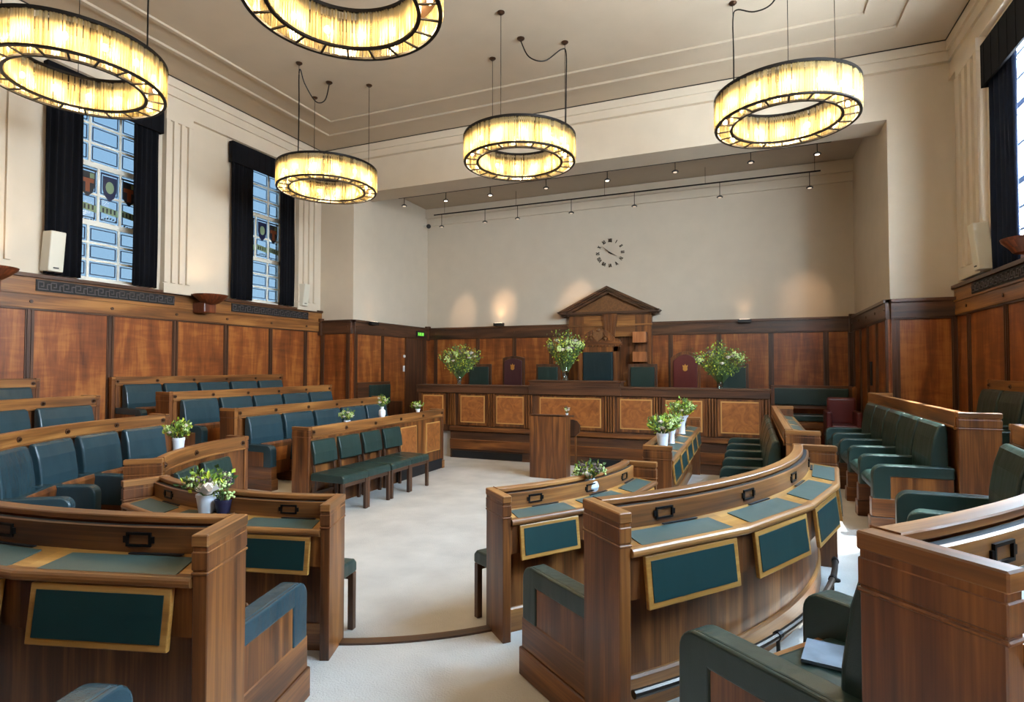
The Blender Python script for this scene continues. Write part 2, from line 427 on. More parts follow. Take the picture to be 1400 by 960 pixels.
        mb.build('post_plinth', WR, p, bevel=.006, seg=1)
    if studs:
        m_ = max(1, round((F.L(b1, Ri) - F.L(b0, Ri)) / .655))
        for i in range(m_ + 1):
            a = b0 + (b1 - b0) * i / m_
            if i == 0: a += F.da(.03, Ri)
            if i == m_: a -= F.da(.03, Ri)
            c = F.P(a, Ri - .012, zr - .065); nrm = (F.P(a, Ri - 1, 0) - F.P(a, Ri, 0)).normalized()
            mb = MB(); mb.tube([c, c + nrm * .007], .026, 12); mb.tube([c + nrm * .006, c + nrm * .02], [.017, .012], 10, 1)
            mb.build('stud', [WD, BR], root)
            if k > 1:                         # vertical stile under the stud
                mb = MB(); fbox(mb, F, a, .05, Ri - .008, Ri + .008, zi + .3, zr - .13); mb.build('stile', W, root)
    if burls:
        for a in burls:
            mb = MB(); fbox(mb, F, a, .44, Ri - .012, Ri + .008, zi + .33, zr - .2); fr = mb.build('burl_frame', WI, root)
            mb = MB(); fbox(mb, F, a, .41, Ri - .016, Ri + .006, zi + .345, zr - .215); mb.build('burl_panel', WB, fr)
        mb = MB(); fbox(mb, F, sum(burls) / len(burls), 1.35, Ri - .01, Ri + .008, zi + .01, zi + .17); mb.build('vent_grille', GR, root)
    return root

# ---------------------------------------------------------------- fixed seat (local: back plane y=0, facing +y)
def arm_outline(y1, zt=.56, R=.075, z0=.285):
    arc = [(y1 - R + R * math.sin(t), zt - R + R * math.cos(t)) for t in [PI / 2 * i / 6 for i in range(7)]]
    return [(.02, zt + .008)] + arc + [(y1, z0), (.02, z0)]
def make_seat(w, mat, label, cat, group, both=False, al=.575, tip=False, last=False):
    root = thing('council_seat', label, cat, (0, 0, 0), 0, group)
    h = w / 2 - .045; hb = w / 2 - .028
    mb = MB(); pr = []
    for y, z in ((.13, .40), (.17, .47), (.165, .62), (.14, .78), (.11, .88), (.085, .905), (.05, .9), (.04, .84), (.04, .40)): pr.append((y, z))
    mb.prism(pr, 'x', -hb, hb, 0, smooth=False)
    o = mb.build('backrest', mat, root, bevel=.018, seg=3)
    if tip:
        mb = MB(); mb.prism([(.19, .14), (.26, .14), (.30, .53), (.285, .56), (.22, .56), (.2, .5)], 'x', -h + .01, h - .01); c = mb.build('tip_up_seat', mat, root, bevel=.016, seg=3)
        mb = MB(); mb.prism([(.262, .13), (.285, .13), (.328, .54), (.315, .57), (.302, .57)], 'x', -h + .005, h - .005); p = mb.build('seat_underside', W, c, bevel=.012, seg=3)
        mb = MB(); mb.prism([(.286, .2), (.291, .2), (.325, .49), (.32, .49)], 'x', -h + .08, h - .08); mb.build('inset_panel', WP, c)
    else:
        mb = MB(); mb.prism([(.14, .33), (.52, .31), (.56, .34), (.565, .39), (.53, .43), (.40, .445), (.14, .43)], 'x', -h, h); mb.build('seat_cushion', mat, root, bevel=.016, seg=3)
        if al > .6: mb = MB(); mb.box(-h, h, .545, .575, .32, .41, 0, (1, 0, 0)); mb.build('seat_edge', WR, root, bevel=.006)
        mb = MB(); mb.box(-h, h, .46, .49, .02, .33); mb.build('seat_base', WD, root)
    for sx in ((-1, 1) if both else (1,)):
        arm_parts(root, sx * w / 2, mat, al, -1 if (both and sx < 0) else (1 if last and sx > 0 else 0))
    return root
def arm_parts(root, x, mat, al, side=0):
    # leather block; on a row's end the outer side shows a wood panel inside the leather band
    mb = MB(); o = arm_outline(al)
    if side == 0: mb.prism(o, 'x', x - .05, x + .05)
    else:
        mb.prism(o, 'x', *sorted((x - side * .05, x + side * .035)))
        L_ = [(.02, .568)] + o[1:-1] + [(al - .125, .285), (al - .125, .47), (.02, .475)]
        mb.prism(L_, 'x', *sorted((x + side * .03, x + side * .05)))
    a = mb.build('arm_rest', mat, root, bevel=.013, seg=3)
    if side:
        mb = MB(); mb.box(*sorted((x + side * .03, x + side * .043)), .03, al - .125, .285, .475); mb.build('arm_panel', W, a)
    mb = MB(); mb.box(x - .048, x + .048, .03, al + .01, .14, .292, 0, (0, 1, 0)); mb.box(x - .058, x + .058, .03, al + .022, 0, .14, 0, (0, 1, 0)); mb.build('arm_base', W, a, bevel=.005, seg=1)
    return a
ORD = ['first', 'second', 'third', 'fourth', 'fifth', 'sixth', 'seventh', 'eighth']
protos = {}
def place_seat(F, k, a, w, mat, label, group, both=False, al=.575, last=False):
    key = (round(w, 3), mat.name, both, al, last); loc = F.P(a, RI[k], FL[k - 1])
    inw = (F.P(a, RI[k] - 1, 0) - F.P(a, RI[k], 0)); rz = math.atan2(inw.y, inw.x) - PI / 2
    if key not in protos:
        protos[key] = make_seat(w, mat, label, 'seat', group, both, al, mat is LB, last)
        p = protos[key]; p.location = loc; p.rotation_euler = (0, 0, rz); return p
    return dup(protos[key], loc, rz, label, group)

# -------- banks
e_ = 0.0
B1 = [46.0, 89.8]; B2 = [45.4, 89.4]; B3 = [45.2, 89.2]
lv = {1: 'innermost', 2: 'second', 3: 'third'}
bank(RG, 1, -22, 22, 3, 'curved_desk', 'curved walnut desk facing the well with a white rose pot on its leather top', studs=False)
bank(RG, 1, 46, 89.8, 3, 'curved_desk', 'curved walnut desk right of the centre aisle with a round bowl of flowers on it', studs=False)
bank(RG, 1, -89.8, -46, 3, 'curved_desk', 'short curved walnut desk on the left with two green chairs before its studded rail', studs=True)
bank(RG, 2, -22, 22, 4, 'curved_desk', 'large walnut desk in the left foreground with pale wood end post by the aisle', studs=False)
bank(RG, 2, 45.4, 89.4, 4, 'curved_desk', 'large curved walnut desk right of the aisle, four green leather flaps and a foot rail', studs=False)
bank(RG, 2, -89.8, -46, 4, 'curved_bench_back', 'curved walnut bench back at left with sky-tinted green seats, lower of the curved rows', studs=True)
bank(RG, 3, -22, 22, 5, 'curved_desk', 'walnut desk bank nearest the viewer at the bottom left corner', studs=False)
bank(RG, 3, 45.2, 89.2, 5, 'curved_desk', 'tall dark walnut desk filling the bottom right corner', studs=False)
bank(RG, 3, -89.8, -50, 5, 'curved_bench_back', 'curved walnut bench back at the left edge, middle of the curved rows', studs=True)
bank(RG, 4, -89.8, -62, 3, 'curved_bench_back', 'highest curved walnut bench back at the left edge against the wall panelling', desk=False)
bank(SL, 1, YN, YE, 5, 'straight_desk', 'low straight walnut desk front with burl panels behind four loose green chairs', studs=True, burls=[7.62, 8.36])
bank(SL, 2, YN, YE, 5, 'straight_desk', 'straight walnut bench back on the left, directly behind the burl panelled desk')
bank(SL, 3, YN, YE, 5, 'straight_desk', 'straight walnut bench back on the left, second from the wall')
bank(SL, 4, YN, YE, 5, 'straight_bench_back', 'straight walnut bench back on the left, against the wall panelling', desk=False)
bank(SR, 1, YN, YE, 5, 'straight_desk', 'narrow straight walnut desk with three white flower pots on it', studs=False)
bank(SR, 2, YN, YE, 5, 'straight_desk', 'straight walnut desk on the right between two rows of dark green seats', studs=False)
bank(SR, 3, YN, YE + .35, 5, 'straight_desk', 'straight dark walnut bench back on the right behind five green armchairs', studs=False)
bank(SR, 4, YN, YE, 5, 'straight_bench_back', 'straight walnut bench back on the right against the wall panelling', desk=False)

# -------- fixed seats
def matn(mat): return 'sky-tinted green' if mat is LB else 'dark green'  # left rows carry the sky sheen in their leather colour
def seats_straight(F, k, mat, rown):
    n = 5; m = .095; p = (YE - YN - 2 * m) / n
    for i in range(n):
        a = YN + m + p * (i + .5)
        end = i == (0 if F is SR else n - 1)
        place_seat(F, k, a, p, mat, f'{matn(mat)} leather seat in the {rown}, {ORD[i]} from near end', f'seats in the {rown}', end, .575, i == (n - 1 if F is SR else 0))
seats_straight(SL, 2, LB, 'straight left row behind burl desk')
seats_straight(SL, 3, LB, 'middle straight left row')
seats_straight(SL, 4, LB, 'straight left row against the wall')
seats_straight(SR, 2, LG, 'straight right row nearest the well')
seats_straight(SR, 3, LG, 'straight right row of big armchairs')
seats_straight(SR, 4, LG, 'straight right row against the wall')
def seats_ring(k, a0, a1, n, mat, rown, endn, rev=False):
    e = RG.da(.095, RI[k]); a0 += e; a1 -= e; st = (a1 - a0) / n
    w = round((RI[k] - .3) * math.radians(st) / .02) * .02
    for i in range(n):
        j = n - 1 - i if rev else i
        place_seat(RG, k, a0 + st * (i + .5), w, mat, f'{matn(mat)} leather seat in the {rown}, {ORD[j]} from {endn}', f'seats in the {rown}', i == 0, .635, i == n - 1)
seats_ring(2, -89.8, -46, 4, LB, 'lower curved left row', 'its far end')
seats_ring(3, -89.8, -50, 4, LB, 'middle curved left row', 'its far end')
seats_ring(4, -89.8, -62, 3, LB, 'top curved left row', 'its far end')
seats_ring(2, -22, 22, 4, LB, 'curved row behind left foreground desk', 'the aisle', True)
seats_ring(2, 45.4, 89.4, 4, LG, 'curved row behind big right desk', 'the aisle')
seats_ring(3, -22, 22, 5, LB, 'curved row at bottom left corner', 'the aisle', True)
seats_ring(3, 45.2, 89.2, 5, LG, 'curved row below bottom right desk', 'the aisle')

# -------- loose chairs
def make_chair(label):
    root = thing('side_chair', label, 'chair', (0, 0, 0), 0, 'loose green chairs')
    w, d = .23, .25
    mb = MB(); mb.prism([(-d, .375), (d, .375), (d, .44), (d - .03, .465), (-d + .03, .47), (-d, .45)], 'x', -w, w)
    mb.build('seat', LG, root, bevel=.014, seg=3)
    for sx in (-1, 1):
        mb = MB(); mb.box(sx * (w - .022) - .02, sx * (w - .022) + .02, d - .05, d - .008, 0, .376); mb.build('leg', WD, root, bevel=.003, seg=1)
        mb = MB(); y0 = -d + .02; x = sx * (w - .05)
        mb.prism([(y0 - .03, 0), (y0 + .012, 0), (y0 + .018, .40), (y0 - .05, .84), (y0 - .078, .84), (y0 - .02, .40)], 'x', x - .017, x + .017)
        mb.build('leg', WD, root, bevel=.003, seg=1)
    mb = MB(); y0 = -d
    mb.prism([(y0 + .015, .56), (y0 + .05, .57), (y0 + .035, .70), (y0 - .002, .835), (y0 - .02, .85), (y0 - .05, .845), (y0 - .045, .8)], 'x', -w + .03, w - .03)
    mb.build('backrest', LG, root, bevel=.012, seg=3)
    mb = MB(); mb.box(-w + .05, w - .05, -d - .002, -d + .014, .2, .235, 0, (1, 0, 0)); mb.build('stretcher', WD, root)
    mb = MB(); mb.box(-w + .02, w - .02, d - .04, d - .02, .33, .376, 0, (1, 0, 0)); mb.build('seat_rail', WD, root)
    return root
ch0 = None
def chair(x, y, face, label):
    global ch0
    rz = face - PI / 2
    if ch0 is None:
        ch0 = make_chair(label); ch0.location = (x, y, 0); ch0.rotation_euler = (0, 0, rz)
    else: dup(ch0, (x, y, 0), rz, label)
for i in range(4):
    chair(-4.61, (5.66, 6.14, 6.63, 7.11)[i], rnd.uniform(-.05, .03), f'loose green leather side chair by the burl panelled desk, {ORD[i]} from the near end')
for a, l in ((-75, 'loose green side chair before the short curved left desk, right one of the two'), (-60, 'loose green side chair before the short curved left desk, half hidden by the rose flowers'),
             (9.5, 'loose green side chair whose seat juts out beyond the left aisle desk'), (60, 'loose green side chair whose seat juts out left of the right aisle desk')):
    t = math.radians(a); r = RI[1] - .33
    p = RG.P(a, r, 0); q = RG.P(a, 0, 0) - p
    chair(p.x, p.y, math.atan2(q.y, q.x), l)

# ---------------------------------------------------------------- floor
def rect_out(a, F):
    if F is RG:
        s, c = math.sin(math.radians(a)), math.cos(math.radians(a)); t = 1e9
        if s > 1e-6: t = min(t, (XR + .1 - XM) / s)
        if s < -1e-6: t = min(t, (XL - .1 - XM) / s)
        if c > 1e-6: t = min(t, (YC - YK + .1) / c)
        return t
mb = MB(); mb.face([(XL - .1, YK - .1, 0), (XR + .1, YK - .1, 0), (XR + .1, YB + .1, 0), (XL - .1, YB + .1, 0)])
struct(mb.build('floor', CP))
YP = 9.07
lev = [(2.045, FL[1], 3.29), (3.26, FL[2], 4.5), (4.475, FL[3], None)]
for r0, z, r1 in lev:
    mb = MB(); angs = [-90 + 2.5 * i for i in range(73)]
    zb = z - .195
    for i in range(72):
        a, b = angs[i], angs[i + 1]
        ra = r1 if r1 else rect_out(a, RG); rb = r1 if r1 else rect_out(b, RG)
        mb.face([RG.P(a, r0, z), RG.P(a, ra, z), RG.P(b, rb, z), RG.P(b, r0, z)])
        mb.face([RG.P(a, r0, zb), RG.P(a, r0, z), RG.P(b, r0, z), RG.P(b, r0, zb)])
    for F, sd in ((SL, -1), (SR, 1)):
        ro = r1 if r1 else (XM - XL + .1 if sd < 0 else XR - XM + .1)
        ye = YE + .02 if sd < 0 else (YE + .02 if r0 < 3 else YP)
        mb.face([F.P(YC, r0, z), F.P(ye, r0, z), F.P(ye, ro, z), F.P(YC, ro, z)] if sd < 0 else [F.P(YC, r0, z), F.P(YC, ro, z), F.P(ye, ro, z), F.P(ye, r0, z)])
        mb.face([F.P(YC, r0, zb), F.P(ye, r0, zb), F.P(ye, r0, z), F.P(YC, r0, z)])
        mb.face([F.P(ye, r0, 0), F.P(ye, ro, 0), F.P(ye, ro, z), F.P(ye, r0, z)])
    struct(mb.build('floor', CP))
# step nosings in the aisles (dark wood strips)
tn = [0]
def trim(mb, mat, **kw):
    tn[0] += 1; o = mb.build(f'trim_{tn[0]}', mat, **kw); return struct(o)
for k, r0 in ((1, 2.0), (2, 3.225), (3, 4.44)):
    for a0, a1 in ((22, 46), (-46, -22)):
        mb = MB(); z = FL[k]
        sweep(mb, RG, a0, a1, 12, [(r0, z - .03), (r0 + .075, z - .03), (r0 + .075, z + .012), (r0 + .01, z + .012), (r0, z)])
        trim(mb, WD)
# foot rail behind the right big desk
mb = MB(); ft = thing('foot_rail', 'curved metal foot rail on small brackets along the base of the right desk', 'foot rail', tuple(RG.P(68, 3.42, FL[2])))
mb.tube([RG.P(46.8 + 38 * i / 30, 3.42, FL[2] + .125) for i in range(31)], .017, 10); mb.build('rail_tube', STEEL, ft)
for a in (54, 62, 70, 78, 84):
    mb = MB(); p = RG.P(a, 3.42, FL[2]); mb.tube([p, p + Vector((0, 0, .125))], .009, 8); mb.tube([p, p + Vector((0, 0, .012))], .03, 10)
    mb.tube([RG.P(a - .25, 3.42, FL[2] + .125), RG.P(a + .25, 3.42, FL[2] + .125)], .022, 10); mb.build('bracket', BK, ft)

# ---------------------------------------------------------------- walls
TW = .3
def wall(name, boxes, mat=PL):
    mb = MB()
    for b in boxes: mb.box(*b)
    return struct(mb.build(name, mat))
LW = [(4.75, 6.02), (7.66, 8.93), (1.84, 3.11), (-.9, .25)]       # left window openings (y)
RW = [(5.95, 8.3), (3.1, 5.1), (.9, 2.2)]
WZ0, WZ1 = 2.97, 5.62
def windowed(x0, x1, ops, y0, y1):
    out = []; ops = sorted(ops); y = y0
    for a, b in ops:
        out.append((x0, x1, y, a, 0, ZC + .1)); out.append((x0, x1, a, b, 0, WZ0)); out.append((x0, x1, a, b, WZ1, ZC + .1)); y = b
    out.append((x0, x1, y, y1, 0, ZC + .1)); return out
wall('wall_left', windowed(XL - TW, XL, LW, YK, YF + .3))
wall('wall_right', windowed(XR, XR + .14, RW, YK, YF + .3))
wall('wall_back', [(XL - TW, XR + TW, YK - TW, YK, 0, ZC + .1)])
wall('wall_front', [(XL - TW, XRL, YF, YF + .3, 0, ZC + .1), (XRR, XR + TW, YF, YF + .3, 0, ZC + .1), (XRL, XRR, YF, YF + .55, ZARCH, ZC + .1)])
wall('wall_recess_left', [(XRL - TW, XRL, YF + .3, YB + TW, 0, ZC)])
wall('wall_recess_right', [(XRR, XRR + TW, YF + .3, YB + TW, 0, ZC)])
wall('wall_recess_back', [(XRL, XRR, YB, YB + TW, 0, ZC)])
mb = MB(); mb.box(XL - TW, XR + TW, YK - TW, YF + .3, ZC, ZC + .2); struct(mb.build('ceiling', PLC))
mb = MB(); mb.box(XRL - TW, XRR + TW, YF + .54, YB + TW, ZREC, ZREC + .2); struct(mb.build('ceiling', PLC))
# ceiling beads, cornices
def frame_bead(x0, x1, y0, y1, w, h, z):
    mb = MB()
    mb.box(x0, x1, y1 - w, y1, z - h, z + .01); mb.box(x0, x1, y0, y0 + w, z - h, z + .01)
    mb.box(x0, x0 + w, y0 + w, y1 - w, z - h, z + .01); mb.box(x1 - w, x1, y0 + w, y1 - w, z - h, z + .01)
    return mb
trim(frame_bead(-7.37, 1.5, -.6, 8.68, .06, .03, ZC), PLC)
trim(frame_bead(-7.85, 1.98, -1.05, 9.2, .07, .035, ZC), PLC)
mb = MB()
def corn(mb, x0, x1, y0, y1, s, dx, dy):   # stepped cornice on a wall line
    for d, z0, z1 in ((.07, 5.92, ZC - .02), (.10, 6.14, ZC - .02), (.13, 6.30, ZC - .02), (.09, 5.88, 5.93)):
        mb.box(x0 if dx >= 0 else x0 - d, x1 + (d if dx > 0 else 0), y0 if dy >= 0 else y0 - d, y1, z0, z1)
for d, z0, z1 in ((.05, 5.9, 6.405), (.085, 6.13, 6.405), (.12, 6.27, 6.405), (.07, 5.87, 5.93)):
    mb.box(XL, XL + d, YK, YF, z0, z1); mb.box(XR - d, XR, YK, YF, z0, z1)
    if z0 > 6: mb.box(XL, XR, YF - d, YF, z0, z1)
trim(mb, PL)
mb = MB(); mb.box(XL + .12, XL + .128, YK, YF - .12, 6.409, 6.42); mb.box(XR - .128, XR - .12, YK, YF - .12, 6.409, 6.42); mb.box(XL + .12, XR - .12, YF - .128, YF - .12, 6.409, 6.42); trim(mb, GR)  # dark strip standing in for the shadow line along the ceiling edge
mb = MB()
for d, z0, z1 in ((.05, 5.42, 5.84), (.12, 5.6, 5.84)):
    mb.box(XRL, XRR, YB - d, YB, z0, z1)
mb.box(XRL, XRR, YF + .55, YF + .62, 5.43, 5.52)
mb.box(XRL, XRR, 11.55, 11.6, ZREC - .02, ZREC + .01)
trim(mb, PL)
# pilasters
def pilaster(mb, x, sgn, y0, y1, zt=5.87):
    d = .06
    mb.box(min(x, x + sgn * d), max(x, x + sgn * d), y0, y1, WZ0 - .05, zt)
    n = 3; w = (y1 - y0) / (2 * n + 1)
    for i in range(n + 1):
        a = y0 + w * 2 * i; mb.box(min(x + sgn * d, x + sgn * (d + .04)), max(x + sgn * d, x + sgn * (d + .04)), a, a + w, WZ0 + .12, zt - .16)
    for z0, z1, e in ((zt - .16, zt, .035), (WZ0 - .05, WZ0 + .1, .035)):
        mb.box(min(x, x + sgn * (d + .01 + e)), max(x, x + sgn * (d + .01 + e)), y0 - .01, y1 + .01, z0, z1)
for ys in ((6.24, 6.7), (9.16, 9.7), (3.75, 4.2)):
    mb = MB(); pilaster(mb, XL, 1, *ys); trim(mb, PL)
for ys in ((8.75, 9.5), (5.28, 5.8)):
    mb = MB(); pilaster(mb, XR, -1, *ys); trim(mb, PL)

# ---------------------------------------------------------------- wood panelling
class WF:                                      # wall frame: s along, n into room
    def __init__(s, p0, p1, nrm): s.p0 = Vector(p0); s.d = (Vector(p1) - s.p0); s.len = s.d.length; s.d.normalize(); s.n = Vector(nrm)
    def box(s, mb, s0, s1, n0, n1, z0, z1, m=0, g=None):
        def Q(a, b, z): p = s.p0 + s.d * a + s.n * b; return (p.x, p.y, z)
        cs = [(s0, n0), (s1, n0), (s1, n1), (s0, n1)]
        if s.d.x * s.n.y - s.d.y * s.n.x < 0: cs.reverse()
        gg = (0, 0, 1) if g is None else tuple((s.d.x, s.d.y, 0))
        mb.hexa([Q(a, b, z0) for a, b in cs] + [Q(a, b, z1) for a, b in cs], m, gg)
def wainscot(F, stiles, zrail0, ztop, s0=0, s1=None, high=False, cap=.05):
    s1 = F.len if s1 is None else s1
    mb = MB(); F.box(mb, s0, s1, 0, .03, 0, zrail0); trim(mb, WP)
    mb = MB()
    for t in stiles:
        F.box(mb, t - .05, t + .05, .03, .042, 0, zrail0); F.box(mb, t - .035, t - .012, .042, .055, 0, zrail0); F.box(mb, t + .012, t + .035, .042, .055, 0, zrail0)
    if stiles: trim(mb, WD)
    mb = MB(); zr2 = zrail0 + (.2 if high else ztop - zrail0)
    F.box(mb, s0, s1, 0, .06, zrail0 + .012, zr2, 0, 1)
    F.box(mb, s0, s1, 0, .052, zrail0 - .012, zrail0 + .012, 1, 1)
    F.box(mb, s0, s1, 0, .085, ztop - cap, ztop, 1, 1)
    if high: F.box(mb, s0, s1, 0, .05, zr2, ztop - cap, 0, 1); F.box(mb, s0, s1, 0, .075, zr2 - .01, zr2 + .02, 0, 1)
    trim(mb, [WR, WD] if high else [WD, WD], bevel=.003, seg=1)
    mb = MB()
    zs = (zrail0 + zr2) / 2
    for t in stiles:
        p = F.p0 + F.d * t + F.n * .06; mb.tube([(p.x, p.y, zs), tuple((p + F.n * .012).to_3d()[:2]) + (zs,)], .022, 10)
    if stiles: trim(mb, WD)
v2 = lambda x, y: Vector((x, y))
def V2(x, y): return (x, y, 0)
FLW = WF(V2(XL, YK), V2(XL, YF), (1, 0, 0)); stl = [y - YK for y in (-.6, .4, 1.4, 2.42, 3.43, 4.45, 5.47, 6.49, 7.47, 8.5, 9.45)]
wainscot(FLW, stl, 2.49, 2.955, high=True)
FRW = WF(V2(XR, YK), V2(XR, YF), (-1, 0, 0)); str_ = [y - YK for y in (-.6, .4, 1.4, 2.3, 3.2, 4.2, 5.2, 6.2, 7.2, 8.2, 9.4)]
wainscot(FRW, str_, 2.47, 2.90, high=True)
wainscot(WF(V2(XL, YF), V2(XRL, YF), (0, -1, 0)), [.1, .78], 2.45, 2.74)
wainscot(WF(V2(XRR, YF), V2(XR, YF), (0, -1, 0)), [.06, .78], 2.45, 2.74)
wainscot(WF(V2(XRL, YF), V2(XRL, YB), (1, 0, 0)), [.06, 1.02], 2.45, 2.74)
wainscot(WF(V2(XRR, YF), V2(XRR, YB), (-1, 0, 0)), [.06, .75, 1.5, 2.2, 2.9], 2.45, 2.74)
wainscot(WF(V2(XRL, YB), V2(XRR, YB), (0, -1, 0)), [x - XRL for x in (-7.5, -6.29, -5.30, -4.35, -1.59, -.59, .42, 1.42, 1.85)], 2.45, 2.74)
wainscot(WF(V2(XL, YK), V2(XR, YK), (0, 1, 0)), [1.0 * i + .5 for i in range(11)], 2.47, 2.93, high=True)
mb = MB()
for x, y in ((XRL + .04, YB - .04), (XRR - .04, YB - .04), (XL + .04, YF - .04)):
    mb.box(x - .07, x + .07, y - .07, y + .07, 2.42, 2.78)
trim(mb, WD)
# dark slot on the right recess wall
mb = MB(); mb.box(XRR - .05, XRR - .03, 11.13, 11.25, 1.43, 1.83); tag(mb.build('wall_slot_panel', GR), 'narrow dark vertical slot panel on the right recess wall panelling', 'panel')
# door in the left recess wall
mb = MB(); mb.box(XRL + .03, XRL + .05, 11.95, 12.72, 0, 2.43); d_ = struct(mb.build('door_1', WD))
mb = MB(); mb.box(XRL + .03, XRL + .075, 11.87, 11.95, 0, 2.45); mb.box(XRL + .03, XRL + .075, 12.72, 12.8, 0, 2.45); mb.build('door_frame', WD, d_)
# greek key grilles
def grille(F, s0, s1, z0, z1, label):
    c = F.p0 + F.d * (s0 + s1) / 2
    t = thing('key_pattern_grille', label, 'grille', (c.x, c.y, z0))
    mb = MB(); F.box(mb, s0, s1, .05, .062, z0, z1); mb.build('backing', GR, t)
    mb = MB(); h = z1 - z0; u = h; n = int((s1 - s0) / u); u = (s1 - s0) / n; w = .012
    B = lambda a, b, p, q: F.box(mb, a, b, .062, .07, p, q)
    for i in range(n):
        a = s0 + u * i
        B(a + .1 * u, a + .1 * u + w, z0 + .15 * h, z0 + .85 * h); B(a + .1 * u, a + .6 * u, z0 + .85 * h - w, z0 + .85 * h)
        B(a + .6 * u - w, a + .6 * u, z0 + .4 * h, z0 + .85 * h); B(a + .33 * u, a + .6 * u, z0 + .4 * h, z0 + .4 * h + w)
        B(a + .1 * u, a + .95 * u, z0 + .15 * h, z0 + .15 * h + w); B(a + .8 * u, a + .8 * u + w, z0 + .15 * h, z0 + .7 * h)
        B(a + .8 * u, a + 1.1 * u, z0 + .7 * h - w, z0 + .7 * h)
    mb.build('key_pattern', STEEL2, t)
STEEL2 = plain('worn_bronze', srgb(84, 76, 78), .5, metal=.3)
grille(FLW, 4.5 - YK, 6.45 - YK, 2.735, 2.885, 'dark key pattern grille in the wood band below the left window beside the wall speaker')
grille(FLW, 7.56 - YK, 9.5 - YK, 2.735, 2.885, 'dark key pattern grille in the wood band below the far left window')
grille(FRW, 7.0 - YK, 9.2 - YK, 2.70, 2.84, 'dark key pattern grille in the wood band at the right wall')

# ---------------------------------------------------------------- windows
def window(n, F, a, b, glassm, xoff, shields=False):
    # F frame; opening a..b along s ; pane plane sits xoff behind wall face (negative n)
    t = thing(f'window_{n}', '', '', tuple((F.p0 + F.d * (a + b) / 2)[:2]) + (WZ0,)); del t['label']; del t['category']; t['kind'] = 'structure'
    mb = MB(); F.box(mb, a, b, xoff - .004, xoff + .004, WZ0, WZ1); mb.build('pane', glassm, t)
    mb = MB(); w = .045
    F.box(mb, a, a + w, xoff - .03, xoff + .03, WZ0, WZ1); F.box(mb, b - w, b, xoff - .03, xoff + .03, WZ0, WZ1)
    zs = [WZ0, 3.0 + .0, 3.84, 4.70, 5.58]
    for z in (WZ0, 3.80, 4.66, WZ1 - .05): F.box(mb, a, b, xoff - .03, xoff + .03, z, z + .075)
    cols = [a + w + (b - a - 2 * w) * q for q in (0, .4, .77, 1)]
    colsm = [a + w + (b - a - 2 * w) * q for q in (0, .25, .51, .78, 1)]
    regs = [(WZ0 + .075, 3.80, cols, 3), (3.875, 4.66, colsm, 2), (4.735, WZ1 - .05, cols, 3)]
    lead = MB()
    for z0, z1, cs, nr in regs:
        for c in cs[1:-1]: F.box(mb, c - .017, c + .017, xoff + .002, xoff + .02, z0, z1)
        for i in range(1, nr):
            z = z0 + (z1 - z0) * i / nr; F.box(mb, a + w, b - w, xoff + .002, xoff + .018, z - .017, z + .017)
        for i in range(nr):
            for j in range(len(cs) - 1):
                p, q = cs[j] + .042, cs[j + 1] - .042; r, s_ = z0 + (z1 - z0) * i / nr + .042, z0 + (z1 - z0) * (i + 1) / nr - .042
                if q - p < .03: continue
                g = .006
                for bx in ((p, q, r - g, r + g), (p, q, s_ - g, s_ + g), (p - g, p + g, r, s_), (q - g, q + g, r, s_)): F.box(lead, bx[0], bx[1], xoff + .004, xoff + .012, bx[2], bx[3])
    mb.build('window_frame', WH, t); lead.build('lead_cames', LEAD, t)
    if shields:
        cx = [(colsm[j] + colsm[j + 1]) / 2 for j in range(4)]
        for i, c in enumerate(cx):
            z = 4.58; s = MB()
            def poly(mb_, pts, n0, n1, m=0):
                A = [F.p0 + F.d * (c + x) + F.n * n1 for x, _ in pts]; A = [(p.x, p.y, z + y) for p, (_, y) in zip(A, pts)]
                Bq = [F.p0 + F.d * (c + x) + F.n * n0 for x, _ in pts]; Bq = [(p.x, p.y, z + y) for p, (_, y) in zip(Bq, pts)]
                mb_.face(A, None, m); mb_.face(Bq[::-1], None, m)
                for k in range(len(A)): mb_.face([A[k], A[(k + 1) % len(A)], Bq[(k + 1) % len(A)], Bq[k]], None, m)
            poly(s, [(-.1, 0), (.1, 0), (.1, -.2), (.07, -.3), (0, -.37), (-.07, -.3), (-.1, -.2)], xoff + .012, xoff + .02, 0)
            poly(s, [(-.125, .045), (.125, .045), (.125, .02), (-.125, .02)], xoff + .012, xoff + .02, 0)
            if i % 2 == 1: poly(s, [(-.085, -.1), (.085, -.1), (.085, -.16), (.03, -.16), (.03, -.3), (-.03, -.3), (-.03, -.16), (-.085, -.16)], xoff + .02, xoff + .024, 2); poly(s, [(.03, -.02), (.09, -.02), (.09, -.09), (.03, -.09)], xoff + .02, xoff + .024, 1)
            else:
                poly(s, [(.06 * math.cos(q), -.16 + .09 * math.sin(q)) for q in [2 * PI * k / 14 for k in range(14)]], xoff + .02, xoff + .024, 1)
            s.build('heraldic_shield', [SH0, SH1, SH2] if i % 2 == 1 else [SH3, SH1, SH2], t)
            s = MB(); z = 4.08; poly(s, [(-.13, .05), (.13, .02), (.13, -.08), (-.13, -.05)], xoff + .012, xoff + .018, 0)
            for q in range(4): poly(s, [(-.1 + .055 * q, .02), (-.075 + .055 * q, .02), (-.075 + .055 * q, -.05), (-.1 + .055 * q, -.05)], xoff + .018, xoff + .02, 1)
            for q in range(6):
                u = -.11 + .04 * q; zz = -.22 + 3.2 * u * u * (1 if i % 2 else -1) + (0 if i % 2 else .08); poly(s, [(u, zz), (u + .022, zz + .012), (u + .024, zz + .035), (u, zz + .025)], xoff + .012, xoff + .018, 1)
            s.build('ribbon_scroll', [SH1, SH0], t)
    return t
